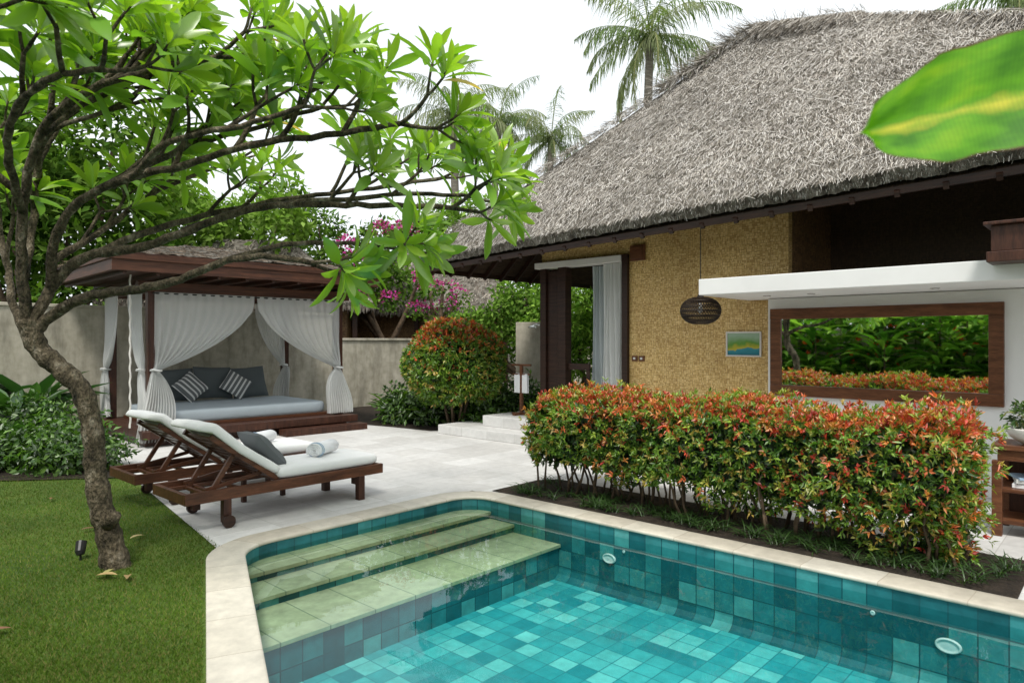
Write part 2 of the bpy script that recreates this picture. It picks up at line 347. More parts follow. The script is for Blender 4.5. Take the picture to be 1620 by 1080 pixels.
def leafcloud(ib,blobs,dens,L,Wd,pal,T=T_DIA,shell=.55,pal_top=None):
    for (cx,cy,cz,rx,ry,rz) in blobs:
        n=int(dens*(rx*ry+ry*rz+rx*rz)); d=rdir(n)
        r=rng.uniform(shell,1.0,n)**.7; r*=1+.12*np.sin(d[:,0]*7+cx*3)*np.cos(d[:,2]*6+cy*2)+.08*np.sin(d[:,1]*13)
        pos=np.array([cx,cy,cz])+d*r[:,None]*np.array([rx,ry,rz])
        dr=d*.5+rdir(n)*.8+np.array([0,0,-.15]); nr=d*.7+rdir(n)*.5+np.array([0,0,.5])
        c=pick(pal,n)*(.85+.3*rng.random())
        if pal_top is not None:
            m_=(d[:,2]+rng.uniform(-.4,.4,n))>.25; ct=pick(pal_top,n); c[m_]=ct[m_]
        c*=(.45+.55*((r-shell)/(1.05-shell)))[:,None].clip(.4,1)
        ib.add(T,pos,dr,nr,L*rng.uniform(.6,1.25,n),Wd*rng.uniform(.7,1.2,n),c)

# ---------------------------------------------------------------- world, sun, camera
w=bpy.data.worlds.new("World"); bpy.context.scene.world=w; w.use_nodes=True; nt=w.node_tree
bg=nt.nodes['Background']; sky=nd(nt,'ShaderNodeTexSky'); sky.sky_type='NISHITA'; sky.sun_disc=False
SE,SA=math.radians(60),math.radians(235)
sky.sun_elevation=SE; sky.sun_rotation=SA; sky.dust_density=3
hs=nd(nt,'ShaderNodeHueSaturation',{'Saturation':.35,'Color':sky.outputs[0]})
tc=nd(nt,'ShaderNodeTexCoord'); cn=nd(nt,'ShaderNodeTexNoise',{'Vector':tc.outputs['Generated'],'Scale':2.5,'Detail':5.0,'Roughness':.55})
cl=ramp(nt,cn.outputs[0],[(.3,(8.2,8.7,9.1)),(.65,(9.5,9.85,10.0))])
nt.links.new(mixc(nt,.88,hs.outputs[0],cl),bg.inputs[0]); bg.inputs[1].default_value=.135
sd=bpy.data.lights.new('sun','SUN'); sd.energy=3.2; sd.angle=math.radians(12); sd.color=(1,.96,.89)
so=bpy.data.objects.new('sun',sd); COL.objects.link(so)
sdir=Vector((math.sin(SA)*math.cos(SE),math.cos(SA)*math.cos(SE),math.sin(SE)))
so.rotation_euler=sdir.to_track_quat('Z','Y').to_euler()
cd=bpy.data.cameras.new('camera'); cd.lens=24; cd.sensor_width=36; cd.clip_end=1000; cd.clip_start=.05
cd.dof.use_dof=True; cd.dof.focus_distance=8; cd.dof.aperture_fstop=3.2
co=bpy.data.objects.new('camera',cd); co.location=(0,0,1.6); co.rotation_euler=(pi/2,0,YAW); COL.objects.link(co)
sc=bpy.context.scene; sc.camera=co; sc.view_settings.view_transform='Standard'; sc.view_settings.look='None'; sc.view_settings.exposure=0

# ---------------------------------------------------------------- pool
def fillet(P,R,n=8):
    out=[];m_=len(P)
    for i in range(m_):
        p=Vector(P[i]);a=Vector(P[i-1]);b_=Vector(P[(i+1)%m_]);r=R[i]
        if r<=0: out.append(p);continue
        da=(a-p).normalized();db=(b_-p).normalized();ang=da.angle(db);t=r/math.tan(ang/2)
        c=p+(da+db).normalized()*(r/math.sin(ang/2)); s_=p+da*t-c; e=p+db*t-c
        a0=math.atan2(s_.y,s_.x);a1=math.atan2(e.y,e.x);d=(a1-a0+pi)%(2*pi)-pi
        for k in range(n+1): out.append(c+Vector((math.cos(a0+d*k/n),math.sin(a0+d*k/n)))*r)
    return out
def loop_norm(L):
    N_=[];m_=len(L)
    for i in range(m_):
        d1=(L[i]-L[i-1]).normalized();d2=(L[(i+1)%m_]-L[i]).normalized()
        n1=Vector((d1.y,-d1.x));n2=Vector((d2.y,-d2.x));n=(n1+n2).normalized();N_.append(n/max(.3,n.dot(n1)))
    return N_
inner=fillet([(4.95,5.12),(2.5,5.12),(.17,-.3),(4.95,-.3)],[.28,.38,.2,.2],10)
nrm=loop_norm(inner)
def off(o): return [p+n*o for p,n in zip(inner,nrm)]
def sweep(prof,closed=True):
    mb=MB(); mb.uv=[]; s_=0; m_=len(inner); k=len(prof); V=[]
    for i in range(m_+1):
        p=inner[i%m_];n=nrm[i%m_]
        if i>0: s_+=(inner[i%m_]-inner[i-1]).length
        acc=0
        for j,(o,z) in enumerate(prof):
            V.append((p.x+n.x*o,p.y+n.y*o,z))
            if j>0: acc+=math.hypot(o-prof[j-1][0],z-prof[j-1][1])
            mb.uv.append((s_,acc))
    F=[(i*k+j,i*k+j+1,(i+1)*k+j+1,(i+1)*k+j) for i in range(m_) for j in range(k-1)]
    mb.add(V,F); return mb
pool=empty('swimming_pool','teal tiled swimming pool with pale stone edge and steps','pool',(2.6,2.4,0))
def pl(o): o.location=(-2.6,-2.4,0); return o
mb=sweep([(.27,-.12),(.27,.008),(.265,.012),(.02,.014),(.006,.012),(.001,.006),(0,-.002),(.002,-.012),(.02,-.016),(.02,-.05)])
mb.uv=[(u_,v_+5) for u_,v_ in mb.uv]; pl(mb.done('coping',M['coping'],pool,smooth=True))
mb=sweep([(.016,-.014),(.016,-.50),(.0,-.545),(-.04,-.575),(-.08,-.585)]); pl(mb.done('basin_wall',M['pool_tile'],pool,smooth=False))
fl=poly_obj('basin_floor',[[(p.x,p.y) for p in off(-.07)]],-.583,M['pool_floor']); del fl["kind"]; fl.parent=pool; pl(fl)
for (y0,y1,zt) in ((4.86,5.16,-.125),(4.54,4.86,-.195),(3.96,4.54,-.275)):
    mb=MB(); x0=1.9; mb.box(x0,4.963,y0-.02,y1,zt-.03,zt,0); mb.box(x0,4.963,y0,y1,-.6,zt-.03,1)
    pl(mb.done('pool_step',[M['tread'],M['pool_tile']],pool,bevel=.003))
for (y,z,r) in ((3.4,-.29,.068),(.87,-.29,.074)):
    mb=MB(); mb.lathe([(r,0),(r*.97,-.012),(r*.84,-.018),(r*.78,-.008),(r*.5,-.010),(0.001,-.011)],28,axis='x',sq=.62); o=mb.done('pool_light',M['plastic'],pool,smooth=True); o.location=(4.964-2.6,y-2.4,z)
for (y,z,r) in ((3.25,-.2,.013),(1.3,-.2,.016)):
    mb=MB(); mb.lathe([(r,0),(r,-.008),(r*.4,-.01),(0.001,-.004)],16,axis='x'); o=mb.done('water_jet',M['plastic'],pool,smooth=True); o.location=(4.964-2.6,y-2.4,z)
poly_obj('water',[[(p.x,p.y) for p in off(.014)]],-.085,M['water'])

# ---------------------------------------------------------------- ground
poly_obj('ground',[[(-250,-250),(250,-250),(250,250),(-250,250)],[(p.x,p.y) for p in off(.17)]],-.03,M['ground'])
poly_obj('pavement',[[(2.35,5.25),(2.9,8.7),(3.1,13.9),(13,13.9),(13,-6),(5.12,-6),(5.12,5.28)]],0,M['deck'])
poly_obj('lawn',[[(2.35,5.25),(2.33,5.1),(.02,-.25),(.02,-.42),(5.12,-.42),(5.12,-6),(-3.4,-6),(-3.4,12),(.8,10.4),(2.9,8.7)]],-.004,M['lawn'])
poly_obj('planting_bed',[[(5.24,.55),(6.2,.55),(6.2,4.95),(6.0,5.1),(5.24,5.1)]],.006,M['soil'])
bed2=[(7.75,11.0),(7.9,10.2),(8.0,9.3),(8.6,9.05),(13,9.05),(18,10),(18,13.95),(7.75,13.95)]
poly_obj('planting_bed',[bed2],.007,M['soil'])
poly_obj('planting_bed',[[(2.86,8.75),(3.0,10.6),(3.1,13.95),(-3.4,13.95),(-3.4,12.1),(.75,10.5)]],.005,M['soil'])
n=150000; Y=3.0+5.2*rng.random(n)**1.25; X=-.8*Y+rng.random(n)*(.8*Y-.9)
gx=X*ca-Y*sa; gy=X*sa+Y*ca
lim=np.where(gy<5.2,.17+.43*(gy+.3)-.31,2.38+(gy-5.25)*.13)
k=(gx<lim)&(Y<8.1)
gx,gy=gx[k],gy[k]; n=len(gx); ib=IB()
patch=.5+.5*np.sin(gx*2.1+1.3*np.sin(gy*1.7))*np.cos(gy*1.9+gx)
c=pick([(.085,.165,.018),(.12,.205,.028),(.06,.125,.015),(.15,.22,.035),(.24,.22,.08)],n)*(.6+.5*patch[:,None])
d=rdir(n)*.8; d[:,2]=1
ib.add(T_BLADE,np.stack([gx,gy,np.full(n,-.006)],1),d,rdir(n),rng.uniform(.012,.032,n),.0045,c)
struct(ib.done('grass',M['grass']),'stuff')
lm=leaf_mat('dry_leaf',.15,.7,(1,1,1))
for i,(X,Y,L,a,cc) in enumerate([(-3.05,5.45,.15,.4,(.45,.36,.16)),(-2.66,4.6,.17,2.2,(.42,.3,.12)),(-2.55,4.52,.13,1.2,(.3,.2,.08)),(-3.5,4.0,.16,.9,(.16,.07,.03)),(-2.75,3.75,.15,2.8,(.2,.09,.04)),(-3.6,5.7,.12,.1,(.18,.09,.04)),(-2.75,4.72,.1,3.6,(.33,.3,.1)),(-4.6,6.8,.12,1.1,(.2,.1,.04))]):
    ib=IB(); ib.add(T_LEAF,[(0,0,.03)],[(math.cos(a),math.sin(a),.15)],[(0,0,1)],L,L*.36,cc)
    o=ib.done('fallen_leaf',lm,loc=(*W(X,Y),0)); o["label"]="curled dry frangipani leaf lying on the grass"; o["category"]="leaf"; o["group"]="fallen leaves on the lawn"
g=empty('garden_spotlight','small black garden spotlight staked in the lawn','lamp',(*W(-3.16,5.0),0))
mb=MB(); mb.tube([(0,0,-.04),(0,0,.05)],.008,8); mb.done('stake',M['black'],g)
mb=MB(); mb.tube([(0,0,.04),(.0,.01,.06),(.02,.05,.12)],[.025,.034,.037],14); mb.done('lamp_head',M['black'],g,smooth=False)

# ---------------------------------------------------------------- thatch roofs
def fake(p):
    return (np.sin(p[...,0]*1.9+1.1*np.sin(p[...,1]*1.3))+np.sin(p[...,1]*2.3+p[...,2]*1.7))*.5
def patch_pts(E0,E1,R0,R1,s,t,sag=.08):
    s=s[...,None];t=t[...,None]
    return (E0*(1-s)+E1*s)*(1-t)+(R0*(1-s)+R1*s)*t-np.array([0,0,1.])*sag*np.sin(pi*t)
STRAW=[(.46,.43,.39),(.37,.34,.30),(.64,.61,.57),(.54,.51,.46),(.15,.13,.105),(.27,.24,.205),(.42,.385,.33),(.10,.085,.065)]
def thatch(mb,ib,E0,E1,R0,R1,nu,nv,dens,sag=.08,rough=.05,thick=.2,fringe=True,L=(.08,.28),wd=.008,pal=STRAW,flow=.75,fl=(.05,.15),lift=.16,hi_=.25):
    E0,E1,R0,R1=[np.array(p,float) for p in (E0,E1,R0,R1)]
    ss,tt=np.meshgrid(np.linspace(0,1,nu+1),np.linspace(0,1,nv+1))
    P=patch_pts(E0,E1,R0,R1,ss,tt,sag)
    nn=np.cross(E1-E0,(R0+R1)/2-(E0+E1)/2); nn/=np.linalg.norm(nn)
    if nn[2]<0: nn=-nn
    hi=rng.normal(size=P.shape[:2])*hi_
    P=P+nn*((fake(P)*.6+fake(P*4.3)*.4+hi)*rough)[...,None]
    V=P.reshape(-1,3).tolist()
    F=[(j*(nu+1)+i,j*(nu+1)+i+1,(j+1)*(nu+1)+i+1,(j+1)*(nu+1)+i) for j in range(nv) for i in range(nu)]
    mb.add(V,F)
    out=np.array([nn[0],nn[1],0]); out/=np.linalg.norm(out)+1e-9
    B=P[0]-np.array([0,0,thick])-out*.10+rng.normal(size=P[0].shape)*.006
    mb.add(P[0].tolist()+B.tolist(),[(i,i+1,nu+2+i,nu+1+i) for i in range(nu)])
    area=(np.linalg.norm(E1-E0)+np.linalg.norm(R1-R0))/2*np.linalg.norm((R0+R1)/2-(E0+E1)/2)
    n=int(dens*area)
    le,lr=np.linalg.norm(E1-E0),np.linalg.norm(R1-R0)
    t=rng.random(n*2); keep=rng.random(n*2)<(le*(1-t)+lr*t)/max(le,lr); t=t[keep][:n]; n=len(t); s_=rng.random(n)
    p=patch_pts(E0,E1,R0,R1,s_,t,sag)
    down=(E0+E1)/2-(R0+R1)/2; down/=np.linalg.norm(down); side=(E1-E0)/le
    a=rng.normal(size=n)*(1.15-flow)
    d=down*np.cos(a)[:,None]+side*np.sin(a)[:,None]+nn*rng.uniform(-.02,lift,n)[:,None]
    p=p+nn*((fake(p)*.6+fake(p*4.3)*.4)*rough+rng.uniform(0,.015+lift*.06,n))[:,None]
    cl=pick(pal,n,.25)*(.80+.34*(fake(p*1.7)[:,None]*.5+.5))
    ib.add(T_STRAND,p,d,nn+rdir(n)*.5,rng.uniform(L[0],L[1],n),wd*rng.uniform(.6,1.4,n),cl)
    if fringe:
        n=int(le*330); s_=rng.random(n); p=patch_pts(E0,E1,R0,R1,s_,rng.random(n)*.01,sag)-np.array([0,0,1.])*rng.uniform(0,thick*.9,n)[:,None]-out*rng.uniform(-.01,.07,n)[:,None]
        d=np.array([0,0,-1.])-out*.2+rdir(n)*.35
        ib.add(T_STRAND,p,d,out+rdir(n)*.4,rng.uniform(*fl,n),wd*rng.uniform(.6,1.3,n),pick(pal,n,.25)*.75)
def cap_strands(ib,A,B,n,down1,down2,L=(.25,.6),wd=.011,pal=STRAW,lift=.05,sp=.3):
    A=np.array(A,float);B=np.array(B,float); s_=rng.random(n)[:,None]; p=A*(1-s_)+B*s_+np.array([0,0,lift])+rdir(n)*.05
    pick_=(rng.random(n)<.5)[:,None]; d=np.where(pick_,np.array(down1,float),np.array(down2,float))+rdir(n)*sp
    ib.add(T_STRAND,p,d,rdir(n)+np.array([0,0,.8]),rng.uniform(*L,n),wd*rng.uniform(.6,1.4,n),pick(pal,n,.25)*1.05)

# ---------------------------------------------------------------- villa
villa=empty('villa','thatched bungalow with woven bamboo walls and stone terrace','house',(10,3,0))
def vl(o): o.location=Vector(o.location)+Vector((-10,-3,0)); return o
E0,E1,R0,R1=(7.3,8.95,2.97),(7.3,-2.6,3.42),(11.4,4.75,6.95),(11.4,3.1,6.62)
mb=MB(); ib=IB()
thatch(mb,ib,E0,E1,R0,R1,220,110,1750,sag=.05,rough=.018,thick=.11,flow=.80,L=(.035,.13),wd=.0056,fl=(.015,.05),lift=.07,hi_=.15)
thatch(mb,ib,(15.5,8.95,2.97),E0,R0,R0,40,40,25,thick=.11,fl=(.02,.05))
thatch(mb,ib,E1,(15.5,-2.6,3.4),R1,R1,40,40,25,thick=.11,fl=(.02,.05))
thatch(mb,ib,(15.5,-2.6,3.4),(15.5,8.95,2.97),R1,R0,40,40,2,thick=.11,fringe=False)
n=3600; s_=rng.random(n); t=rng.random(n)**.9; e0,e1,r0,r1=[np.array(q,float) for q in (E0,E1,R0,R1)]
p=patch_pts(e0,e1,r0,r1,s_,t,.05); nn=np.array([-.68,0.02,.73]); tang=rdir(n); tang-=nn*(tang@nn)[:,None]
ib.add(T_STRAND,p+nn*rng.uniform(.012,.03,n)[:,None],tang*.85+np.array([-.6,0,-.56])+nn*rng.uniform(0,.09,n)[:,None],np.tile(nn,(n,1)),rng.uniform(.08,.22,n),.0055,pick([(.66,.63,.58),(.58,.54,.48),(.74,.71,.66)],n))
roof=vl(mb.done('roof',M['thatch'],villa,uv=False))
mb=MB()
def cap(mb,A,B,r,n=40):
    A=Vector(A);B=Vector(B)
    pts=[A.lerp(B,i/n)+Vector((0,0,-.05-.05*math.sin(pi*i/n)+random.uniform(-.008,.008))) for i in range(n+1)]
    mb.tube(pts,[r*random.uniform(.9,1.1) for _ in pts],10)
cap(mb,E0,R0,.05);cap(mb,R0,R1,.09);cap(mb,R1,E1,.06)
mb.done('ridge_cap',M['thatch'],roof,smooth=True)
cap_strands(ib,E0,R0,3600,(-.6,-.3,-.55),(-.2,.6,-.15),(.05,.20),.0065)
cap_strands(ib,(10.2,5.95,5.8),R0,1300,(-.8,0,-.6),(-.6,.3,.0),(.15,.4),.007)
cap_strands(ib,R0,R1,3600,(-.75,.05,-.68),(-.75,-.1,-.62),(.25,.7),.007,lift=.03,sp=.22)
cap_strands(ib,R0,R1,200,(-.3,.3,.3),(-.6,-.1,.15),(.08,.2),.006,lift=.05)
cap_strands(ib,R1,E1,5200,(-.75,.15,-.66),(-.65,-.2,-.5),(.15,.55),.007,lift=.0,sp=.22)
o=ib.done('straw',M['straw'],roof,smooth=False); o["kind"]="stuff"
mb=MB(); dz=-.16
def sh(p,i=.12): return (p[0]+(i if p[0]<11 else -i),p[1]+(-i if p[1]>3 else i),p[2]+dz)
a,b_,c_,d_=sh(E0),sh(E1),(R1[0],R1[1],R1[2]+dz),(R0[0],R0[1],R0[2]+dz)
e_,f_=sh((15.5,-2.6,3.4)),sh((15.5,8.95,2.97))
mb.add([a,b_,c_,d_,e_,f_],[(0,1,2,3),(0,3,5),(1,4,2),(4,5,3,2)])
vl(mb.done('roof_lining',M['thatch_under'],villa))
mb=MB()
for i in range(28):
    y=8.7-i*.41; f=(8.95-y)/11.55; z0=2.97+.45*f
    tx=min(1.0,max(.25,(8.95-y)/4.1)) if y>4.75 else 1.0
    tx=min(tx,.5); sl=(6.75-z0)/4.1
    mb.beam((7.42,y,z0-.22),(7.42+4.1*tx,y,z0-.25+sl*4.1*tx),.05,.07)
for i in range(9):
    x=7.6+i*.42; tx=min(1.0,(x-7.3)/4.1+.02); mb.beam((x,8.82,2.74),(x,8.82-4.1*tx*.9,2.72+.96*4.1*tx*.9),.05,.07)
for k_ in range(5):
    t=.06+.09*k_; z=-.17
    p0=(7.3+4.1*t,8.95-4.1*t,2.97+3.95*t+z); p1=(7.3+4.1*t,-2,3.4+3.2*t+z); mb.beam(p0,p1,.03,.03)
    mb.beam(p0,(13,8.95-4.1*t,2.97+3.95*t+z),.03,.03)
vl(mb.done('rafter',M['dark_wood'],villa))
mb=MB(); mb.beam((7.44,8.82,2.79),(7.44,-2.5,3.235),.04,.075); mb.beam((7.42,8.82,2.79),(14,8.82,2.79),.04,.075)
vl(mb.done('eave_board',M['dark_wood'],villa))
def zr(x): return 2.97+.93*(x-7.3)-.05
def slopewall(y0,y1,z0,mat,label):
    mb=MB(); xa,xb=8.82,10.9; mb.add([(xa,y0,z0),(xb,y0,z0),(xb,y1,z0),(xa,y1,z0),(xa,y0,zr(xa)-.1),(xb,y0,4.9),(xb,y1,4.9),(xa,y1,zr(xa)-.1)],[(0,3,2,1),(4,5,6,7),(0,1,5,4),(1,2,6,5),(2,3,7,6),(3,0,4,7)])
    vl(mb.done('wall',mat,villa,label=label))
mb=MB(); mb.box(8.7,8.82,3.25,5.62,0,4.1); mb.box(8.7,8.82,5.62,7.3,2.90,3.95)
vl(mb.done('wall',M['weave'],villa,label='woven golden bamboo wall'))
slopewall(5.5,5.62,.34,M['weave'],'woven golden bamboo side wall')
slopewall(3.25,3.35,2.33,M['weave_old_and_shade'],'woven return wall coloured dark for recess shade')
mb=MB(); mb.box(10.3,10.4,-2.2,3.25,2.33,5.2); vl(mb.done('wall',M['weave_shade_tint'],villa,label='woven wall deep under the thatch with shade in its colour'))
mb=MB(); mb.box(8.70,10.3,-2.4,3.24,2.2,2.325); vl(mb.done('ceiling_slab',M['dark_wood'],villa))
mb=MB(); mb.box(8.42,8.69,-3,3.4,0,2.13); vl(mb.done('wall',M['white_paint'],villa,bevel=.01,label='white plastered wall'))
mb=MB(); mb.box(7.3,8.685,-2.8,3.76,2.135,2.32); can=vl(mb.done('canopy',M['white_paint'],villa,bevel=.008,label='white concrete canopy slab with downlights'))
for y in (3.2,2.7,1.5,.6):
    mb=MB(); mb.lathe([(.045,0),(.045,-.006),(.034,-.008),(.028,-.002),(.001,-.002)],16); vl(mb.done('downlight',M['steel'],villa,loc=(7.9,y,2.134)))
mb=MB(); mb.box(7.0,7.9,-1.6,.92,2.36,2.58); mb.box(6.95,7.95,-1.7,.97,2.582,2.61); mb.box(6.97,7.29,-1.6,.95,2.27,2.358)
vl(mb.done('beam',M['red_wood_v'],villa,bevel=.006,label='heavy brown timber beam end'))
mb=MB(); mb.box(8.64,8.84,5.60,5.70,.34,2.90); mb.box(8.645,8.835,5.7,7.4,.34,.37)
vl(mb.done('door_frame',M['dark_wood'],villa,bevel=.004))
mb=MB(); mb.box(8.62,8.86,5.705,7.4,2.80,2.895); vl(mb.done('door_head',M['ceramic'],villa,bevel=.004,label='pale timber rail over the doorway'))
for (x,y,r) in ((8.74,7.27,.06),(8.74,6.86,.08),(10.6,7.3,.07)):
    mb=MB(); mb.box(x-r,x+r,y-r,y+r,.34,2.795 if x<9 else 3.6); vl(mb.done('post',M['dark_wood'],villa,bevel=.006))
mb=MB(); mb.box(8.72,8.76,6.35,6.77,1.15,1.25); mb.box(8.725,8.755,6.35,6.77,.40,.52); mb.box(8.73,8.75,6.35,6.42,.52,1.15); vl(mb.done('door_panel',M['dark_wood'],villa,bevel=.003))
mb=MB(); mb.box(8.73,8.75,6.95,7.205,.40,2.75); vl(mb.done('door_panel',M['dark_wood'],villa,bevel=.003,label='dark folded timber shutter'))
def drape(name,x,y0,y1,z0,z1,mat,parent,npl=9,amp=.04):
    mb=MB(); nu,nv=npl*8,14; V=[]
    for j in range(nv+1):
        t=j/nv
        for i in range(nu+1):
            s_=i/nu; V.append((x+amp*(1-.3*t)*math.sin(s_*npl*2*pi+.6*math.sin(t*3+s_*5)),y0+(y1-y0)*s_+.02*math.sin(t*4+s_*9),z0+(z1-z0)*t))
    mb.add(V,[(j*(nu+1)+i,j*(nu+1)+i+1,(j+1)*(nu+1)+i+1,(j+1)*(nu+1)+i) for j in range(nv) for i in range(nu)])
    return mb.done(name,mat,parent,smooth=True,uv=False)
vl(drape('curtain',8.74,5.74,6.10,.37,2.79,M['curtain_dense'],villa,5,.045))
vl(drape('curtain',8.90,6.10,6.42,.37,2.79,M['curtain_blue'],villa,4,.045))
mb=MB(); mb.box(7.9,13,5.0,9.0,0,.155); vl(mb.done('terrace_step',M['deck'],villa,bevel=.01))
mb=MB(); mb.box(8.3,13,5.3,8.3,.155,.335); vl(mb.done('terrace_step',M['deck'],villa,bevel=.01))
for y in (5.50,5.38):
    mb=MB(); mb.box(8.675,8.698,y-.045,y+.045,1.31,1.39); mb.box(8.668,8.676,y-.018,y+.018,1.335,1.365,1); vl(mb.done('switch_plate',[M['warm_wood'],M['plastic']],villa,bevel=.003))
mb=MB(); mb.box(8.66,8.698,5.32,5.57,2.79,3.02); mb.box(8.65,8.661,5.35,5.54,2.82,2.99); vl(mb.done('vent',M['warm_wood'],villa,bevel=.004))

mir=empty('mirror','wide wall mirror in a broad brown timber frame','mirror',(8.42,2.17,.95))
mb=MB(); y0,y1,z0,z1=-1.18,1.18,-.01,1.05; wd=.13
mb.box(-.06,-.002,y0,y1,z0,z0+wd);mb.box(-.06,-.002,y0,y1,z1-wd,z1);mb.box(-.058,-.002,y0,y0+wd,z0+wd,z1-wd);mb.box(-.058,-.002,y1-wd,y1,z0+wd,z1-wd)
mb.done('frame',M['warm_wood'],mir,bevel=.006)
mb=MB(); mb.box(-.03,-.003,y0+wd,y1-wd,z0+wd,z1-wd); mb.done('mirror_glass',M['mirror'],mir)
pic=empty('picture','small framed landscape print hung on the woven wall','picture',(8.7,3.83,1.4))
mb=MB(); y0,y1,z0,z1=-.24,.24,0,.33; wd=.02
mb.box(-.03,-.002,y0,y1,z0,z0+wd);mb.box(-.03,-.002,y0,y1,z1-wd,z1);mb.box(-.029,-.002,y0,y0+wd,z0+wd,z1-wd);mb.box(-.029,-.002,y1-wd,y1,z0+wd,z1-wd)
mb.done('frame',M['ceramic'],pic,bevel=.002)
mb=MB(); mb.box(-.016,-.003,y0+wd,y1-wd,z0+wd,z1-wd); mb.done('print',M['print'],pic)
pen=empty('pendant_lamp','round flattened dark rattan pendant lamp hanging under the eave','lamp',(7.8,3.99,1.98))
mb=MB(); mb.tube([(0,0,.2),(0,0,1.5)],.006,6); mb.done('cord',M['black'],pen)
mb=MB()
R_,H_=.245,.16
for k in range(44):
    for sgn in (1,-1):
        pts=[]
        for j in range(13):
            th=-1.25+2.5*j/12; a=2*pi*k/44+sgn*th*.45; rr=R_*(math.cos(th)**.8); pts.append((rr*math.cos(a),rr*math.sin(a),H_*math.sin(th)*1.05))
        mb.tube(pts,.0045,4)
for th in (-1.25,-.8,-.35,0,.35,.8,1.25):
    rr=R_*(math.cos(th)**.8); mb.tube([(rr*math.cos(a),rr*math.sin(a),H_*math.sin(th)*1.05) for a in np.linspace(0,2*pi,33)],.007,5)
mb.lathe([(.03,.2),(.05,.16)],16)
mb.done('lamp_shade',M['rattan'],pen)
mb=MB(); mb.lathe([(.001,.1),(.02,.09),(.02,.05),(.035,.0),(.001,-.04)],14); mb.done('bulb',M['plastic'],pen,smooth=True)

ts=empty('towel_stand','slim brown timber valet stand on the terrace','stand',(*[8.80,7.85],.335))
mb=MB()
mb.box(-.2,.2,-.03,.03,.0,.04); mb.box(-.03,.03,-.2,.2,.001,.035); mb.box(-.025,.025,-.025,.025,.03,.86)
mb.beam((-.0,-.22,.86),(0,.22,.86),.035,.035); mb.beam((0,-.2,.70),(0,.2,.70),.025,.025); mb.beam((0,-.2,.69),(0,-.2,.88),.022,.022); mb.beam((0,.2,.69),(0,.2,.88),.022,.022)
mb.done('frame',M['warm_wood'],ts,bevel=.004)
tw=MB(); V=[];nu,nv=10,16
for j in range(nv+1):
    t=j/nv; a=-1+2*t
    for i in range(nu+1):
        y=-.15+.30*i/nu; xx=.022*(1 if a>0 else -1) if abs(a)>.06 else a*.37; V.append((xx-.006*math.sin(y*40),y,.72-abs(a)*.34))
tw.add(V,[(j*(nu+1)+i,j*(nu+1)+i+1,(j+1)*(nu+1)+i+1,(j+1)*(nu+1)+i) for j in range(nv) for i in range(nu)])
o=tw.done('towel',M['towel'],None,loc=(8.80,7.85,.335),smooth=True,uv=False); o["label"]="white towel draped over the timber stand"; o["category"]="towel"
s1=empty('outdoor_shower','pale concrete shower screen with chrome pipe and round head','shower',(*W(.5,14.2),0),YAW)
mb=MB(); mb.box(-.42,.32,0,.12,0,2.0); mb.done('screen',M['wall'],s1,bevel=.01)
mb=MB(); mb.tube([(.1,-.04,.9),(.1,-.04,1.85),(.08,-.06,1.93),(.0,-.12,1.95),(-.08,-.2,1.93)],.014,8); mb.lathe([(.02,.03),(.1,0),(.1,-.02),(.001,-.022)],18,c=(-.08,-.2,1.9)); mb.done('shower_head',M['steel'],s1)

# ---------------------------------------------------------------- soft shapes
def pillow(mb,w,h,t,n=14,mi=0):
    V=[];F=[]
    for side in (1,-1):
        b0=len(V)
        for j in range(n+1):
            for i in range(n+1):
                x=-1+2*i/n;y=-1+2*j/n
                z=t/2*((1-x**4)*(1-y**4))**.55*side*(1+.05*math.sin(7*x+3*y))
                V.append((x*w/2*(1-.05*(1-abs(y))*abs(x)),y*h/2*(1-.05*(1-abs(x))*abs(y)),z))
        for j in range(n):
            for i in range(n):
                q=(b0+j*(n+1)+i,b0+j*(n+1)+i+1,b0+(j+1)*(n+1)+i+1,b0+(j+1)*(n+1)+i)
                F.append(q if side>0 else q[::-1])
    mb.add(V,F,mi)
def softbox(mb,x0,x1,y0,y1,z0,z1,puff=.02,r=.03,mi=0):
    V=[];F=[];cx,cy,cz=(x0+x1)/2,(y0+y1)/2,(z0+z1)/2; hx,hy,hz=(x1-x0)/2,(y1-y0)/2,(z1-z0)/2
    prof=[(-1,0),(-.92,.5),(-.5,.95),(0,1),(.5,.95),(.92,.5),(1,0)]
    m_=44
    for q,(zz,o) in enumerate(prof):
        for k in range(m_):
            a=2*pi*k/m_; c,s_=math.cos(a),math.sin(a); e=.16
            sx=math.copysign(abs(c)**e,c);sy=math.copysign(abs(s_)**e,s_)
            V.append((cx+sx*(hx-r+r*o),cy+sy*(hy-r+r*o),cz+zz*hz+random.uniform(-.001,.001)))
    for q in range(len(prof)-1):
        for k in range(m_):
            k2=(k+1)%m_;F.append((q*m_+k,q*m_+k2,(q+1)*m_+k2,(q+1)*m_+k))
    for top in (0,1):
        base=(len(prof)-1)*m_ if top else 0; prev=[base+k for k in range(m_)]
        for g_ in (.9,.7,.45,.2):
            cur=[]
            for k in range(m_):
                v=V[base+k]; cur.append(len(V)); zz=v[2]+(puff*(1-g_**3) if top else 0)+random.uniform(-.003,.003)*(1 if top else 0)
                V.append((cx+(v[0]-cx)*g_,cy+(v[1]-cy)*g_,zz))
            for k in range(m_):
                k2=(k+1)%m_; q=(prev[k],prev[k2],cur[k2],cur[k]); F.append(q if top else q[::-1])
            prev=cur
        F.append(tuple(prev) if top else tuple(prev[::-1]))
    mb.add(V,F,mi)
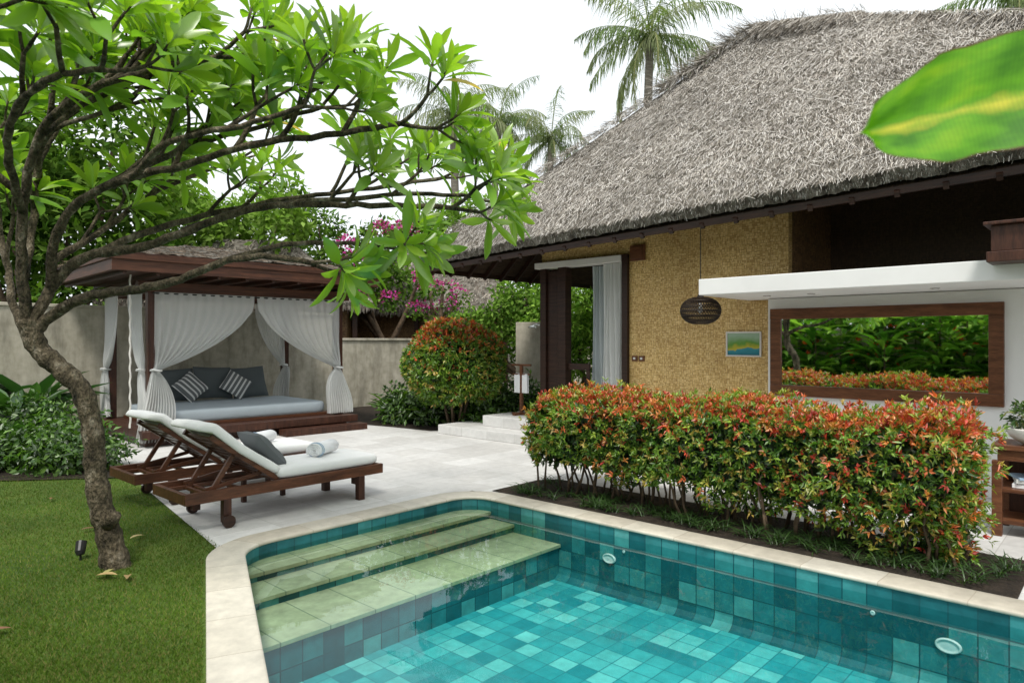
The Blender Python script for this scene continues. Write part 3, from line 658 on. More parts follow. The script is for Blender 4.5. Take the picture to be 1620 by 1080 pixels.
# ---------------------------------------------------------------- sun loungers
LX,LY=2.32,5.78; LX2,LY2=2.34,6.98
def lounger(loc,label):
    L=empty('sun_lounger',label,'lounger',loc,0,'sun loungers on the pool deck')
    mb=MB()
    mb.box(0,2.0,0,.045,.24,.335);mb.box(0,2.0,.655,.70,.24,.335);mb.box(0,.04,.045,.655,.242,.332);mb.box(1.96,2.0,.045,.655,.242,.332)
    for x in (.9,1.0,1.1,1.2,1.3,1.4,1.5,1.6,1.7,1.8,1.9): mb.box(x-.035,x+.035,.045,.655,.308,.328)
    mb.box(.05,.85,.05,.085,.26,.29);mb.box(.05,.85,.615,.65,.26,.29);mb.box(.3,.34,.085,.615,.252,.29);mb.box(.55,.58,.085,.615,.26,.29)
    mb.done('frame',M['red_wood'],L,bevel=.004)
    for x in (.36,1.74):
        for y in (.0,.63):
            mb=MB(); mb.box(x-.035,x+.035,y,y+.07,.0 if x>1 else .04,.24)
            if x>1: mb.box(x-.03,x+.03,.07 if y==0 else .55,.15 if y==0 else .63,.15,.21)
            mb.done('leg',M['red_wood_v'],L,bevel=.004)
    for y in (-.02,.72):
        mb=MB(); V=[];n=20
        for yy in (y-.015,y+.015):
            for k in range(n): V.append((.36+.055*math.cos(2*pi*k/n),yy,.055+.055*math.sin(2*pi*k/n)))
        mb.add(V,[tuple(range(n)),tuple(range(2*n-1,n-1,-1))]+[(k,(k+1)%n,n+(k+1)%n,n+k) for k in range(n)]); mb.done('wheel',M['dark_wood'],L)
    hx,hz=.86,.335; tx,tz=.24,.78; d=Vector((tx-hx,0,tz-hz)); ln=d.length; ang=math.atan2(d.z,-d.x)
    def bp(s_,y,o=0):
        nx,nz=math.sin(ang),math.cos(ang)
        return (hx-math.cos(ang)*s_+nx*o,y,hz+math.sin(ang)*s_+nz*o)
    mb=MB()
    for y in (.085,.615): mb.beam(bp(0,y),bp(ln,y),.04,.045,up=(1,0,1))
    for i in range(9): s_=.05+i*(ln-.1)/8; mb.beam(bp(s_,.1),bp(s_,.6),.02,.06,up=(-math.cos(ang),0,math.sin(ang)))
    for y in (.13,.57):
        mb.beam(bp(ln*.62,y,-.02),(.26,y,.28),.03,.04); mb.beam(bp(ln*.2,y,-.02),(.22,y,.32),.025,.035)
    mb.beam((.24,.13,.28),(.24,.57,.28),.03,.03)
    mb.done('backrest',M['red_wood'],L,bevel=.003)
    mb=MB(); softbox(mb,.84,1.98,.03,.67,.335,.432,.022,.035); mb.done('seat_cushion',M['white_cloth'],L,smooth=True,uv=False)
    mb=MB(); softbox(mb,0,ln+.13,.035,.665,.0,.078,.02,.03)
    o=mb.done('back_cushion',M['white_cloth'],L,smooth=True,uv=False)
    for v in o.data.vertices:
        s_,y,z=v.co; v.co=bp(s_+.02,y,z+.028-.015*math.sin(pi*s_/(ln+.1))+(.02 if s_>ln-.15 else 0)-.5*max(0,s_-ln+.02))
    o.data.update()
    return L
L1=lounger((LX,LY,0),'brown timber sun lounger with white cushions beside the pool')
L2=empty('sun_lounger','brown timber sun lounger with white cushions beside the pavilion','lounger',(LX2,LY2,0),0,'sun loungers on the pool deck')
for ch in list(L1.children):
    c_=ch.copy(); c_.parent=L2; COL.objects.link(c_)
for (x,y,a) in ((LX,LY,0),(LX2,LY2,.1)):
    mb=MB(); pillow(mb,.44,.42,.14)
    o=mb.done('pillow',M['grey_cloth'],None,loc=(x+.86,y+.36,.58),smooth=True,uv=False); o.rotation_euler=(0,math.radians(47),a)
    o["label"]="grey square pillow leaning on the lounger back"; o["category"]="pillow"; o["group"]="grey pillows on the loungers"
def towel(loc,rz):
    mb=MB(); L_=.36; turns=3.6; n=90; V=[];F=[]
    for i in range(n+1):
        a=turns*2*pi*i/n; r=.012+.062*i/n; th=.0075
        for rr in (r-th,r+th*.7):
            for yy in (-L_/2,L_/2):
                V.append((rr*math.cos(a)*1.12,yy+.006*math.sin(a*3),rr*math.sin(a)*.92+.068))
    for i in range(n):
        a=i*4;b_=a+4
        F+=[(a,a+1,b_+1,b_),(a+2,b_+2,b_+3,a+3),(a,b_,b_+2,a+2),(a+1,a+3,b_+3,b_+1)]
    F+=[(0,2,3,1),(4*n,4*n+1,4*n+3,4*n+2)]
    mb.add(V,F)
    for yy in (-.155,-.13):
        pts=[(.0785*math.cos(a)*1.12,yy,.0735*math.sin(a)*.98+.068) for a in np.linspace(0,2*pi,25)]
        mb.tube(pts,.0035,5,mi=1)
    o=mb.done('rolled_towel',[M['towel'],M['towel_blue']],None,loc=loc,rot=(0,0,rz),smooth=True,uv=False)
    o["label"]="rolled white towel with pale blue trim on a lounger"; o["category"]="towel"; o["group"]="rolled towels on the loungers"
towel((LX+1.5,LY+.33,.452),math.radians(-62)); towel((LX2+1.42,LY2+.30,.452),math.radians(-62))
st=empty('side_table','low square brown timber side table between the loungers','table',(3.42,6.73,0))
mb=MB()
for i in range(5): mb.box(-.25,.25,-.2+i*.08,-.2+i*.08+.073,.36,.385)
mb.box(-.23,.23,-.18,-.15,.30,.36);mb.box(-.23,.23,.15,.18,.30,.36)
mb.done('table_top',M['red_wood'],st,bevel=.003)
for x in (-.21,.21):
    for y in (-.155,.155):
        mb=MB(); mb.box(x-.022,x+.022,y-.022,y+.022,0,.30); mb.done('leg',M['red_wood_v'],st,bevel=.003)

# ---------------------------------------------------------------- gazebo
GR=math.radians(-3); gx0,gy0=3.99,11.2
gz=empty('gazebo','timber daybed pavilion with thatched roof and tied white curtains','pavilion',(gx0,gy0,0),GR)
GW,GD=3.22,2.15
mb=MB(); mb.box(-.12,GW+.12,-.12,GD+.1,.0,.13)
for i in range(24): mb.box(-.2+i*(GW+.4)/24,-.2+(i+1)*(GW+.4)/24-.006,-.3,GD+.15,.19,.25)
mb.box(-.22,GW+.22,-.34,-.302,.13,.25); mb.box(-.2,GW+.2,-.29,GD+.1,.131,.188)
mb.box(1.9,GW+.25,-.62,-.345,.0,.11); mb.done('platform',M['red_wood_v'],gz,bevel=.004)
for x in (0,GW):
    for y in (0,GD):
        mb=MB(); mb.box(x-.065,x+.065,y-.065,y+.065,.25,2.36); mb.done('post',M['red_wood_v'],gz,bevel=.006)
mb=MB(); mb.box(-.2,GW+.2,-.07,.07,2.361,2.52);mb.box(-.2,GW+.2,GD-.07,GD+.07,2.361,2.52);mb.box(-.06,.06,.07,GD-.07,2.365,2.515);mb.box(GW-.06,GW+.06,.07,GD-.07,2.365,2.515); mb.done('beam',M['fascia'],gz,bevel=.005)
ov=.72; oR=.45
mb=MB(); mb.box(-ov,GW+oR,-ov,-ov+.04,2.60,2.83);mb.box(-ov,GW+oR,GD+ov-.04,GD+ov,2.60,2.83);mb.box(-ov,-ov+.04,-ov+.04,GD+ov-.04,2.602,2.828);mb.box(GW+oR-.04,GW+oR,-ov+.04,GD+ov-.04,2.602,2.828)
mb.box(-ov-.03,GW+oR+.03,-ov-.03,-ov-.001,2.76,2.86); mb.box(-ov-.03,-ov-.001,-ov,GD+ov,2.76,2.858); mb.done('fascia',M['fascia'],gz,bevel=.004)
mb=MB(); mb.box(-ov+.04,GW+oR-.04,-ov+.04,GD+ov-.04,2.62,2.65)
for i in range(10): x=-ov+.15+i*.44; mb.box(x,x+.05,-ov+.05,GD+ov-.05,2.56,2.618)
mb.done('soffit',M['red_wood_v'],gz)
mb=MB(); ib=IB(); x0,x1,y0,y1=-ov-.02,GW+oR+.02,-ov-.02,GD+ov+.02; cx=GW/2-.1; cy=GD/2
ra,rb=(cx-.6,cy,3.25),(cx+.6,cy,3.25)
pg=[(.17,.12,.085),(.12,.085,.06),(.25,.2,.15),(.07,.05,.035)]
thatch(mb,ib,(x0,y0,2.87),(x1,y0,2.87),ra,rb,60,24,300,thick=.04,pal=pg,rough=.03,fringe=False,sag=.0)
thatch(mb,ib,(x0,y1,2.87),(x0,y0,2.87),ra,ra,50,24,250,thick=.04,pal=pg,rough=.03,fringe=False,sag=.0)
thatch(mb,ib,(x1,y0,2.87),(x1,y1,2.87),rb,rb,30,16,30,thick=.04,pal=pg,rough=.03,fringe=False,sag=.0)
thatch(mb,ib,(x1,y1,2.87),(x0,y1,2.87),rb,ra,30,16,5,thick=.04,pal=pg,rough=.03,fringe=False,sag=.0)
rf=mb.done('roof',M['thatch'],gz,uv=False); o=ib.done('straw',M['straw'],rf,smooth=False); o["kind"]="stuff"
def swag(x0,sgn,y,wfull,ztop,ztie,zbot,flare,mat,parent,npl=9,seed=0,ydir=0):
    mb=MB(); nu,nv=npl*8,40; V=[]; ph=seed*1.7
    for j in range(nv+1):
        t=j/nv
        z=ztop+(zbot-ztop)*t; tt=(ztop-ztie)/(ztop-zbot)
        if t<tt:
            q=t/tt; w_=wfull*(1-q**2.1)*.94+.06; sg_=-.22*math.sin(pi*q)
        else:
            q=(t-tt)/(1-tt); w_=.06+flare*math.sin(min(1,q*1.25)*pi/2)**.8; sg_=0
        for i in range(nu+1):
            s_=i/nu; amp=.012+.055*(1-min(1,w_/wfull))*(.25+min(1,w_/.25)*.75)
            off_=amp*math.sin(s_*npl*2*pi+ph+.7*math.sin(t*5+s_*3))
            xx=w_*s_-(0 if t<tt else w_*.45)+(.05*math.sin(4*q+seed) if t>tt else 0)
            zz=z+sg_*s_*(1-s_)*2-(.05*s_*math.sin(pi*min(1,t/.15)) if t<.15 else 0)
            if ydir: V.append((x0+off_,y+sgn*xx,zz))
            else: V.append((x0+sgn*xx,y+off_,zz))
    mb.add(V,[(j*(nu+1)+i,j*(nu+1)+i+1,(j+1)*(nu+1)+i+1,(j+1)*(nu+1)+i) for j in range(nv) for i in range(nu)])
    c_=mb.done('curtain',mat,parent,smooth=True,uv=False)
    mb=MB()
    cxx,cyy=(x0+sgn*.02,y) if not ydir else (x0,y+sgn*.02)
    mb.tube([(cxx+.075*math.cos(a),cyy+.075*math.sin(a),ztie+.01*math.sin(2*a)) for a in np.linspace(0,2*pi,17)],.016,6); mb.done('curtain_tie',M['curtain_dense'],c_,smooth=True)
swag(.02,1,-.10,1.60,2.36,1.16,.06,.46,M['curtain'],gz,11,0)
swag(GW-.02,-1,-.10,1.60,2.36,1.12,.28,.46,M['curtain'],gz,11,1)
swag(-.08,1,.15,.75,2.36,1.16,.30,.28,M['curtain'],gz,6,2,1)
swag(-.10,-1,GD,.75,2.36,1.12,.30,.30,M['curtain'],gz,7,3,1)
swag(GW-.05,-1,GD-.10,.6,2.36,1.12,.30,.3,M['curtain'],gz,6,5)
mb=MB(); mb.tube([(0,-.09,2.34),(GW,-.09,2.34)],.012,8); mb.done('curtain_rail',M['black'],gz)
mb=MB(); mb.box(.16,GW-.12,.05,GD-.1,.251,.30); mb.done('bed_base',M['red_wood'],gz,bevel=.004)
mb=MB(); softbox(mb,.2,GW-.16,.06,GD-.12,.30,.49,.015,.03); mb.done('mattress',M['mattress'],gz,smooth=True,uv=False)
Rg=Matrix.Rotation(GR,4,'Z'); Og=Vector((gx0,gy0,0))
def gplace(o,x,y,z,rx,ry,rz):
    o.matrix_world=Matrix.Translation(Og)@Rg@Matrix.Translation((x,y,z))@Matrix.Rotation(rz,4,'Z')@Matrix.Rotation(rx,4,'X')@Matrix.Rotation(ry,4,'Z')
for i,(x,z,ry) in enumerate([(.95,.80,.03),(1.62,.82,-.05),(2.3,.80,.06)]):
    mb=MB(); pillow(mb,.70,.62,.2); o=mb.done('cushion',M['mid_grey'],None,smooth=True,uv=False); gplace(o,x,GD-.32-.02*i,z,math.radians(72),ry,0)
    o["label"]="large charcoal back cushion on the daybed"; o["category"]="cushion"; o["group"]="charcoal cushions on the daybed"
for i,(x,y,ry) in enumerate([(1.12,GD-.62,math.radians(38)),(1.95,GD-.6,math.radians(-38))]):
    mb=MB(); pillow(mb,.46,.46,.15); o=mb.done('pillow',M['stripe'],None,smooth=True,uv=False); gplace(o,x,y,.78,math.radians(62),ry,0)
    o["label"]="grey and white striped pillow on the daybed"; o["category"]="pillow"; o["group"]="striped pillows on the daybed"
mb=MB()
mb.tube([(-.32+.006*math.cos(k*1.3),-.1+.006*math.sin(k*1.3),2.6-k*.045) for k in range(52)],.014,6); mb.done('rope',M['ceramic'],gz)

# ---------------------------------------------------------------- boundary walls
def wallrun(p0,p1,h,label,mat=None):
    p0=Vector(p0);p1=Vector(p1);mid=(p0+p1)/2; a=math.atan2(p1.y-p0.y,p1.x-p0.x); l=(p1-p0).length
    e=empty('boundary_wall',label,'wall',(mid.x,mid.y,0),a)
    mb=MB(); mb.box(-l/2,l/2,-.08,.08,0,h); mb.done('wall',mat or M['wall'],e)
    mb=MB(); mb.box(-l/2-.02,l/2+.02,-.11,.11,h,h+.06); mb.done('coping',mat or M['wall'],e,bevel=.01)
wallrun((-3.6,14.1),(9.0,14.1),2.2,'weathered cream garden wall behind the daybed pavilion')
wallrun((9.15,14.15),(20,14.15),1.62,'low weathered garden wall behind the flower beds')
wallrun((-3.6,-7),(-3.6,13.9),1.9,'pale garden wall behind tall ginger plants')

# ---------------------------------------------------------------- hedge
G=[(.08,.18,.02),(.13,.25,.03),(.05,.12,.016),(.20,.32,.04),(.15,.27,.03)]
RD=[(.60,.07,.035),(.66,.15,.05),(.44,.05,.03),(.64,.25,.07),(.52,.17,.05)]
YG=[(.30,.38,.05),(.36,.36,.06),(.22,.35,.04),(.48,.34,.08)]
hd=empty('hedge','clipped green hedge with red and orange new growth','hedge',(5.85,2.9,0))
def sprigs(ib,pos,out,colr,L=.06,Wd=.021,k=6):
    n=len(pos)
    for j in range(k):
        d=out*.75+rdir(n)*.75+np.array([0,0,.05])
        ib.add(T_DIA,pos+rdir(n)*.012,d,rdir(n)*.6+out*.5+np.array([0,0,.5]),L*rng.uniform(.6,1.25,n),Wd*rng.uniform(.7,1.25,n),colr*(1+rng.uniform(-.25,.25,(n,1))))
hx0,hx1,hy0,hy1,hz0,hz1=-.46,.40,-2.10,1.95,.20,1.03
ib=IB()
def hedge_pts(n,depth):
    A=[(hy1-hy0)*(hz1-hz0),(hy1-hy0)*(hz1-hz0)*.7,(hy1-hy0)*(hx1-hx0)*1.15,(hx1-hx0)*(hz1-hz0)*1.1,(hx1-hx0)*(hz1-hz0)*1.1]
    f=rng.choice(5,n,p=np.array(A)/sum(A)); a=rng.random(n);b_=rng.random(n); P=np.zeros((n,3));O=np.zeros((n,3))
    y=hy0+(hy1-hy0)*a; x=hx0+(hx1-hx0)*a
    low=hz0+.17*np.clip((y+.3)/2.0,-1,1)+.07*np.sin(y*5.1)+.05*np.sin(y*13)
    zz=low+(hz1-low)*b_; z0_=np.where(f==3,.08,.36); zs=z0_+(hz1-z0_)*b_
    for i,(xx,yy,z3,o) in enumerate([(np.full(n,hx0),y,zz,(-1,0,.15)),(np.full(n,hx1),y,zz,(1,0,.15)),(hx0+(hx1-hx0)*b_,y,np.full(n,hz1),(0,0,1)),(x,np.full(n,hy0),zs,(0,-1,.1)),(x,np.full(n,hy1),zs,(0,1,.1))]):
        m_=f==i; P[m_]=np.stack([xx,yy,z3],1)[m_]; O[m_]=o
    lum=.065*np.sin(P[:,1]*4.3+P[:,2]*3)+.05*np.sin(P[:,1]*9.7+P[:,0]*8+P[:,2]*7)+.025*np.sin(P[:,1]*23+P[:,2]*17)
    ex=np.abs(P[:,0]/hx1)**4; ey=np.clip(np.abs((P[:,1]+.08)/2.02),0,1)**30; ez=np.clip((P[:,2]-.62)/(hz1-.62),0,1)**5
    pull=(np.minimum(ex,1.3)*ez+ey*ez+np.minimum(ex,1.3)*ey)*.08
    taper=np.clip((.66-P[:,2])/.5,0,1)**1.4*.36
    P[:,0]*=1-taper-pull; P[:,1]*=1-pull*.35-taper*.08; P[:,2]-=pull*.7
    P+=O*(lum*np.where(O[:,2]>.9,.5,1)-depth*rng.random(n))[:,None]
    return P,O
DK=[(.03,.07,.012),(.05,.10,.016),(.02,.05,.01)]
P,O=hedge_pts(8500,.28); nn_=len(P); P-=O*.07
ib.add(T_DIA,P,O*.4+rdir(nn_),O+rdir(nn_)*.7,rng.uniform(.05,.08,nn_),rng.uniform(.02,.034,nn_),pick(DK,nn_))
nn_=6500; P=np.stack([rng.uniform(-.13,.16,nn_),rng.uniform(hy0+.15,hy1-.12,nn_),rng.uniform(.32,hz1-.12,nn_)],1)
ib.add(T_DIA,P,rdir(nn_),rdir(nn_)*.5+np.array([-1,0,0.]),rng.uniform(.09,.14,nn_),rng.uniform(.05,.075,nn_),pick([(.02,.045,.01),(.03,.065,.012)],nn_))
P,O=hedge_pts(8400,.12); n=len(P)
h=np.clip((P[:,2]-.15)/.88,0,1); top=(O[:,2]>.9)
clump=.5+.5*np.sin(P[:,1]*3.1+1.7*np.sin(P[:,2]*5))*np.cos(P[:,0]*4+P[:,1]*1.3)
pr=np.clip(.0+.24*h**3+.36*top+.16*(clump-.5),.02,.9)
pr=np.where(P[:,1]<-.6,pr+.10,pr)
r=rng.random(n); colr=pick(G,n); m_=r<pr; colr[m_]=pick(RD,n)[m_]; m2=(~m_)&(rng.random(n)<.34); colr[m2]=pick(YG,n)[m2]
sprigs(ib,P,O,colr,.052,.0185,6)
P,O=hedge_pts(2400,0); kk=O[:,2]>.9; P=P[kk]; n=len(P); sprigs(ib,P+np.array([0,0,1])*rng.uniform(-.02,.07,n)[:,None],np.tile([0,0,1.],(n,1)),pick(RD+YG[:1],n),.045,.016,5)
P,O=hedge_pts(800,0); n=len(P); sprigs(ib,P+O*rng.uniform(.02,.10,n)[:,None],O,pick(RD[1:4]+YG+G[3:]+G[3:],n),.054,.018,6)
ib.done('foliage',M['leaf'],hd)
mb=MB()
for i in range(40):
    y=hy0+.15+i*(hy1-hy0-.3)/39+random.uniform(-.05,.05)
    for k_ in range(2):
        x=random.uniform(-.28,.15); p=[Vector((x,y,-.01))]
        for j in range(4): p.append(p[-1]+Vector((random.uniform(-.07,.05),random.uniform(-.07,.07),.15)))
        mb.tube(p,[.014,.012,.01,.008,.006],6)
mb.done('stem',M['stem'],hd,smooth=True)
def tufts(ib,pts,k,L,Wd,pal,up=1.0):
    for (x,y,z) in pts:
        a=rng.random(k)*2*pi; d=np.stack([np.cos(a),np.sin(a),up+rng.random(k)*1.2],1); nr=np.stack([-np.cos(a),-np.sin(a),np.ones(k)],1)
        ib.add(T_STRAP,np.tile([x,y,z],(k,1))+rng.normal(size=(k,3))*np.array([.02,.02,0]),d,nr,L*rng.uniform(.6,1.3,k),Wd,pick(pal,k))
ib=IB(); pts=[(5.34+rng.random()**1.5*.4,.75+rng.random()*4.15,0) for _ in range(130)]+[(5.4+rng.random()*.7,rng.choice([.7,4.9])+rng.normal()*.05,0) for _ in range(12)]
tufts(ib,pts,11,.17,.009,[(.03,.07,.015),(.045,.10,.02),(.022,.05,.012)],.9)
struct(ib.done('ground_cover',M['leaf']),'stuff')

# ---------------------------------------------------------------- round topiary bush
bx,by=W(-1.05,12.6)
bu=empty('bush','rounded bush with red new leaves over green','bush',(bx,by,0),YAW)
ib=IB(); n=5600; d=rdir(n); d=d[d[:,2]>-.85]; n=len(d)
lump=1+.05*np.sin(d[:,0]*5+d[:,2]*4)+.045*np.sin(d[:,1]*9+d[:,0]*7)+rng.uniform(-.10,.04,n)
P=np.array([0,0,1.18])+d*lump[:,None]*np.array([.90,.86,.80])
r=rng.random(n); colr=pick(G,n); pr=np.clip((d[:,2]-.15)*1.0,0.02,.65); m_=r<pr; colr[m_]=pick(RD,n)[m_]; m2=(~m_)&(rng.random(n)<.25); colr[m2]=pick(YG,n)[m2]
sprigs(ib,P,d,colr,.075,.028,5)
d=rdir(4000); P=np.array([0,0,1.16])+d*rng.uniform(.5,.9,4000)[:,None]*np.array([.8,.78,.74]); ib.add(T_DIA,P,rdir(4000),rdir(4000),.12,.055,pick([(.025,.055,.01),(.04,.08,.015)],4000))
ib.done('foliage',M['leaf'],bu)
mb=MB()
for i in range(7): a=i*.9; mb.tube([(.1*math.cos(a),.1*math.sin(a),0),(.2*math.cos(a),.2*math.sin(a),.4),(.35*math.cos(a),.35*math.sin(a),.9)],[.03,.022,.012],7)
mb.done('stem',M['stem'],bu,smooth=True)

# ---------------------------------------------------------------- low shrubs / ground cover
DG=[(.045,.11,.018),(.075,.16,.025),(.03,.07,.013),(.11,.22,.035),(.15,.27,.05)]
def cover(name,blobs,dens,L,Wd,pal,T=T_BROAD,kind='stuff',pt=None,shell=.4,mat='leaf'):
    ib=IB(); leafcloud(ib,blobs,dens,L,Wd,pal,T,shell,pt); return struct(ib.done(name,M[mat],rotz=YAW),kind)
bl=[]
for i in range(36):
    X=rng.uniform(-8.4,-4.95); Y=rng.uniform(8.15,10.0)
    if X>-5.8 and Y>9.0: Y=rng.uniform(8.3,8.9)
    h=rng.uniform(.28,.5)+(.2 if Y>9.3 else 0); bl.append((X,Y,h*.55,rng.uniform(.35,.6),rng.uniform(.35,.55),h*.75))
cover('ground_cover',bl,800,.1,.048,DG,T_DIA)
bl=[]
for i in range(38):
    X=rng.uniform(-2.5,.7); Y0=12.35+max(0,-X-1.2)*.35; Y=rng.uniform(Y0-.2,14.6)+max(0,X)*.4; h=rng.uniform(.3,.48) if Y<12.9 else rng.uniform(.4,.85); bl.append((X,Y,h*.5,rng.uniform(.3,.5),rng.uniform(.3,.5),h*.7))
cover('ground_cover',bl,800,.12,.055,DG,T_DIA)
def clump_plant(X,Y,k,L,Wd,pal,label,name='plant',up=1.4,z=0,T=T_BROAD,stem=0,flowers=0,spread=.08,mat='leaf'):
    e=empty(name,label,'plant',(*W(X,Y),z),YAW)
    ib=IB(); a=rng.random(k)*2*pi; d=np.stack([np.cos(a),np.sin(a),up*rng.uniform(.3,1.5,k)],1); nr=np.stack([-np.cos(a)*.8,-np.sin(a)*.8,np.ones(k)],1)
    base=np.stack([spread*np.cos(a),spread*np.sin(a),rng.uniform(0,max(.5*L,stem),k)],1)
    ib.add(T,base,d,nr,L*rng.uniform(.7,1.25,k),Wd*rng.uniform(.8,1.2,k),pick(pal,k,.3))
    if flowers:
        a=rng.random(flowers)*2*pi; P=np.stack([.3*np.cos(a),.3*np.sin(a),rng.uniform(1.0,2.0,flowers)],1)
        for j in range(6): ib.add(T_DIA,P,rdir(flowers)+np.array([0,0,.8]),rdir(flowers),.13,.045,pick([(.7,.06,.03),(.75,.16,.04)],flowers))
    ib.done('foliage',M[mat],e)
    mb=MB()
    for i in range(4): mb.tube([(.03*i-.05,.02*i,0),(.05*i-.08,.03*i-.03,max(stem,L*.5))],[.018,.008],6)
    mb.done('stem',M['stem'],e)
    return e
DP=[(.035,.09,.028),(.05,.12,.03)]
clump_plant(-8.0,9.6,30,.85,.22,DP,'dark green broad-leaved clump beside the garden wall')
clump_plant(-7.3,9.9,26,.9,.2,DP,'dark green broad-leaved clump beside the garden wall')
clump_plant(-6.7,9.3,22,.55,.16,[(.05,.12,.03),(.08,.18,.035)],'leafy clump at the lawn edge')
clump_plant(-8.9,10.9,34,1.1,.24,DP,'tall broad-leaved clump beside the garden wall',stem=.6)
clump_plant(-8.0,11.4,34,1.1,.24,DP,'tall broad-leaved clump beside the garden wall',stem=.6)
clump_plant(-2.25,13.6,26,.6,.13,[(.09,.19,.028),(.17,.28,.04)],'bright green leafy shrub beside the daybed pavilion')
clump_plant(-1.75,13.2,22,.45,.11,[(.09,.19,.028),(.17,.28,.04)],'bright green leafy shrub beside the daybed pavilion')
clump_plant(-1.35,15.6,34,.6,.05,[(.22,.2,.09),(.15,.17,.06)],'spiky cordyline above the garden wall',T=T_STRAP,stem=.3,up=.9,z=1.7)
for i in range(17):
    vx,uy=-2.55+random.uniform(-.35,.35),.2+i*.56
    X=vx*ca+uy*sa; Y=-vx*sa+uy*ca
    clump_plant(X,Y,105,.8,.165,[(.10,.23,.035),(.17,.32,.055),(.27,.43,.09),(.05,.13,.025)],'tall red-flowered ginger clump against the garden wall','ginger_plant',.8,0,T_BROAD,2.25,6,.25,'leaf_far')["group"]='ginger clumps along the garden wall'

# ---------------------------------------------------------------- frangipani
fr=empty('frangipani_tree','frangipani tree with bent grey trunk and spreading branches','tree',(*W(-2.84,4.87),0),YAW)
mb=MB(); ros=[]
def smooth(pts,k=4):
    P=[Vector(p) for p in pts]; out=[]
    for i in range(len(P)-1):
        p0=P[max(i-1,0)];p1=P[i];p2=P[i+1];p3=P[min(i+2,len(P)-1)]
        for j in range(k):
            t=j/k; out.append(.5*((2*p1)+(p2-p0)*t+(2*p0-5*p1+4*p2-p3)*t*t+(3*p1-p0-3*p2+p3)*t**3))
    out.append(P[-1]); return out
def rv(s_=1): return Vector((random.gauss(0,1),random.gauss(0,1),random.gauss(0,1))).normalized()*s_
def grow(p,d,r,L,k,upb=.10):
    pts=[p.copy()]; dd=d.normalized()
    for j in range(4):
        dd=(dd+Vector((.03,0,upb))+rv(.14)).normalized(); p=p+dd*L/4; pts.append(p.copy())
    r1=max(.0078,r*.78); mb.tube(smooth(pts,2),list(np.linspace(r,r1,9)),6)
    if k==0: ros.append((p,dd)); return
    m_=random.choice([2,2,3]); q=dd.orthogonal().normalized(); q.rotate(Matrix.Rotation(random.random()*6.28,3,dd).to_quaternion())
    for i in range(m_):
        qq=q.copy(); qq.rotate(Matrix.Rotation(2*pi*i/m_+random.uniform(-.3,.3),3,dd).to_quaternion())
        an=random.uniform(.5,.85); grow(p,dd*math.cos(an)+qq*math.sin(an),r1*.82,L*random.uniform(.65,.95),k-1,upb)
def limb(pts,r0,r1,side=(1,),Ls=.3,first=2,kend=2,kside=1,upb=.10):
    r0*=.76; r1*=.82
    S=smooth(pts,5); n=len(S)
    S=[p+rv(.008) if 0<i<n-1 else p for i,p in enumerate(S)]
    rr=[(r0+(r1-r0)*(i/(n-1))**.8)*random.uniform(.91,1.09) for i in range(n)]
    mb.tube(S,rr,9)
    for i in range(first,len(pts)-1):
        for rep in range(random.choice(side)):
            p=S[i*5+random.randint(-2,2)]; t=(S[min(i*5+2,n-1)]-S[i*5-2]).normalized()
            d=t*.7+Vector((random.uniform(-.15,.35),random.uniform(-.9,.9),random.uniform(.4,1.15))); grow(p,d,r1*1.05,Ls*random.uniform(.9,1.4),kside,upb)
    t=(S[-1]-S[-4]).normalized(); q=t.cross(Vector((0,0,1))).normalized()
    for sg in (-1,1): grow(S[-1],t*.8+q*sg*.55+Vector((0,0,.2*sg+.05)),r1*.85,Ls,kend-1,upb)
tp=[(.02,0,-.06),(0,0,.06),(-.05,.01,.25),(-.09,0,.42),(-.135,0,.70),(-.145,0,.92),(-.225,0,1.24),(-.40,.02,1.41),(-.55,.02,1.55),(-.62,0,1.75)]
tr_=[.120,.094,.081,.079,.072,.069,.069,.070,.070,.066]
S=smooth(tp,6); n=len(S); rad=np.interp(np.linspace(0,9,n),range(10),tr_); rad=rad*(1+.07*np.sin(np.arange(n)*1.3)+.05*np.sin(np.arange(n)*3.1))
mb.tube(S,list(rad),14)
mb.tube([(-.03,-.02,.30),(.03,-.05,.36),(.06,-.06,.38)],[.055,.045,.03],9)
limb([(-.6,0,1.62),(-.47,.03,1.78),(-.135,-.1,1.91),(.225,-.2,1.95),(.54,-.25,2.0),(.86,-.3,2.12),(1.17,-.35,2.16),(1.5,-.35,2.12)],.06,.022,(0,0,1),.2,6,2,1,-.03)
limb([(-.6,0,1.68),(-.52,.1,1.98),(-.3,.15,2.22),(.1,.2,2.3),(.54,.2,2.46),(1.0,.2,2.60),(1.44,.15,2.6),(1.9,.1,2.59),(2.4,.05,2.56)],.062,.022,(0,1,1),.24,4,2,1,.08)
limb([(-.52,.1,1.98),(-.42,.0,2.3),(-.22,-.1,2.55),(.22,-.25,2.70),(.67,-.35,2.76),(1.12,-.4,2.88),(1.62,-.4,2.95),(2.1,-.35,3.04)],.05,.022,(1,1,2),.27,3)
limb([(-.62,0,1.7),(-.62,-.05,2.1),(-.54,-.15,2.55),(-.3,-.3,3.02),(.1,-.45,3.22),(.54,-.5,3.34),(.95,-.5,3.42)],.055,.022,(2,),.27,3)
limb([(-.62,-.03,2.05),(-.72,.2,2.45),(-.8,.4,3.0),(-.63,.5,3.4),(-.3,.5,3.6)],.045,.022,(2,),.28,2)
limb([(-.63,0,1.66),(-.8,.1,1.9),(-.98,.3,2.2),(-1.2,.4,2.7),(-1.3,.5,3.1)],.045,.02,(1,2),.28,2)
limb([(-.3,.15,2.22),(.0,.6,2.5),(.5,1.0,2.75),(1.1,1.2,2.9),(1.7,1.3,3.0),(2.2,1.4,3.1)],.042,.020,(1,2),.28,2)
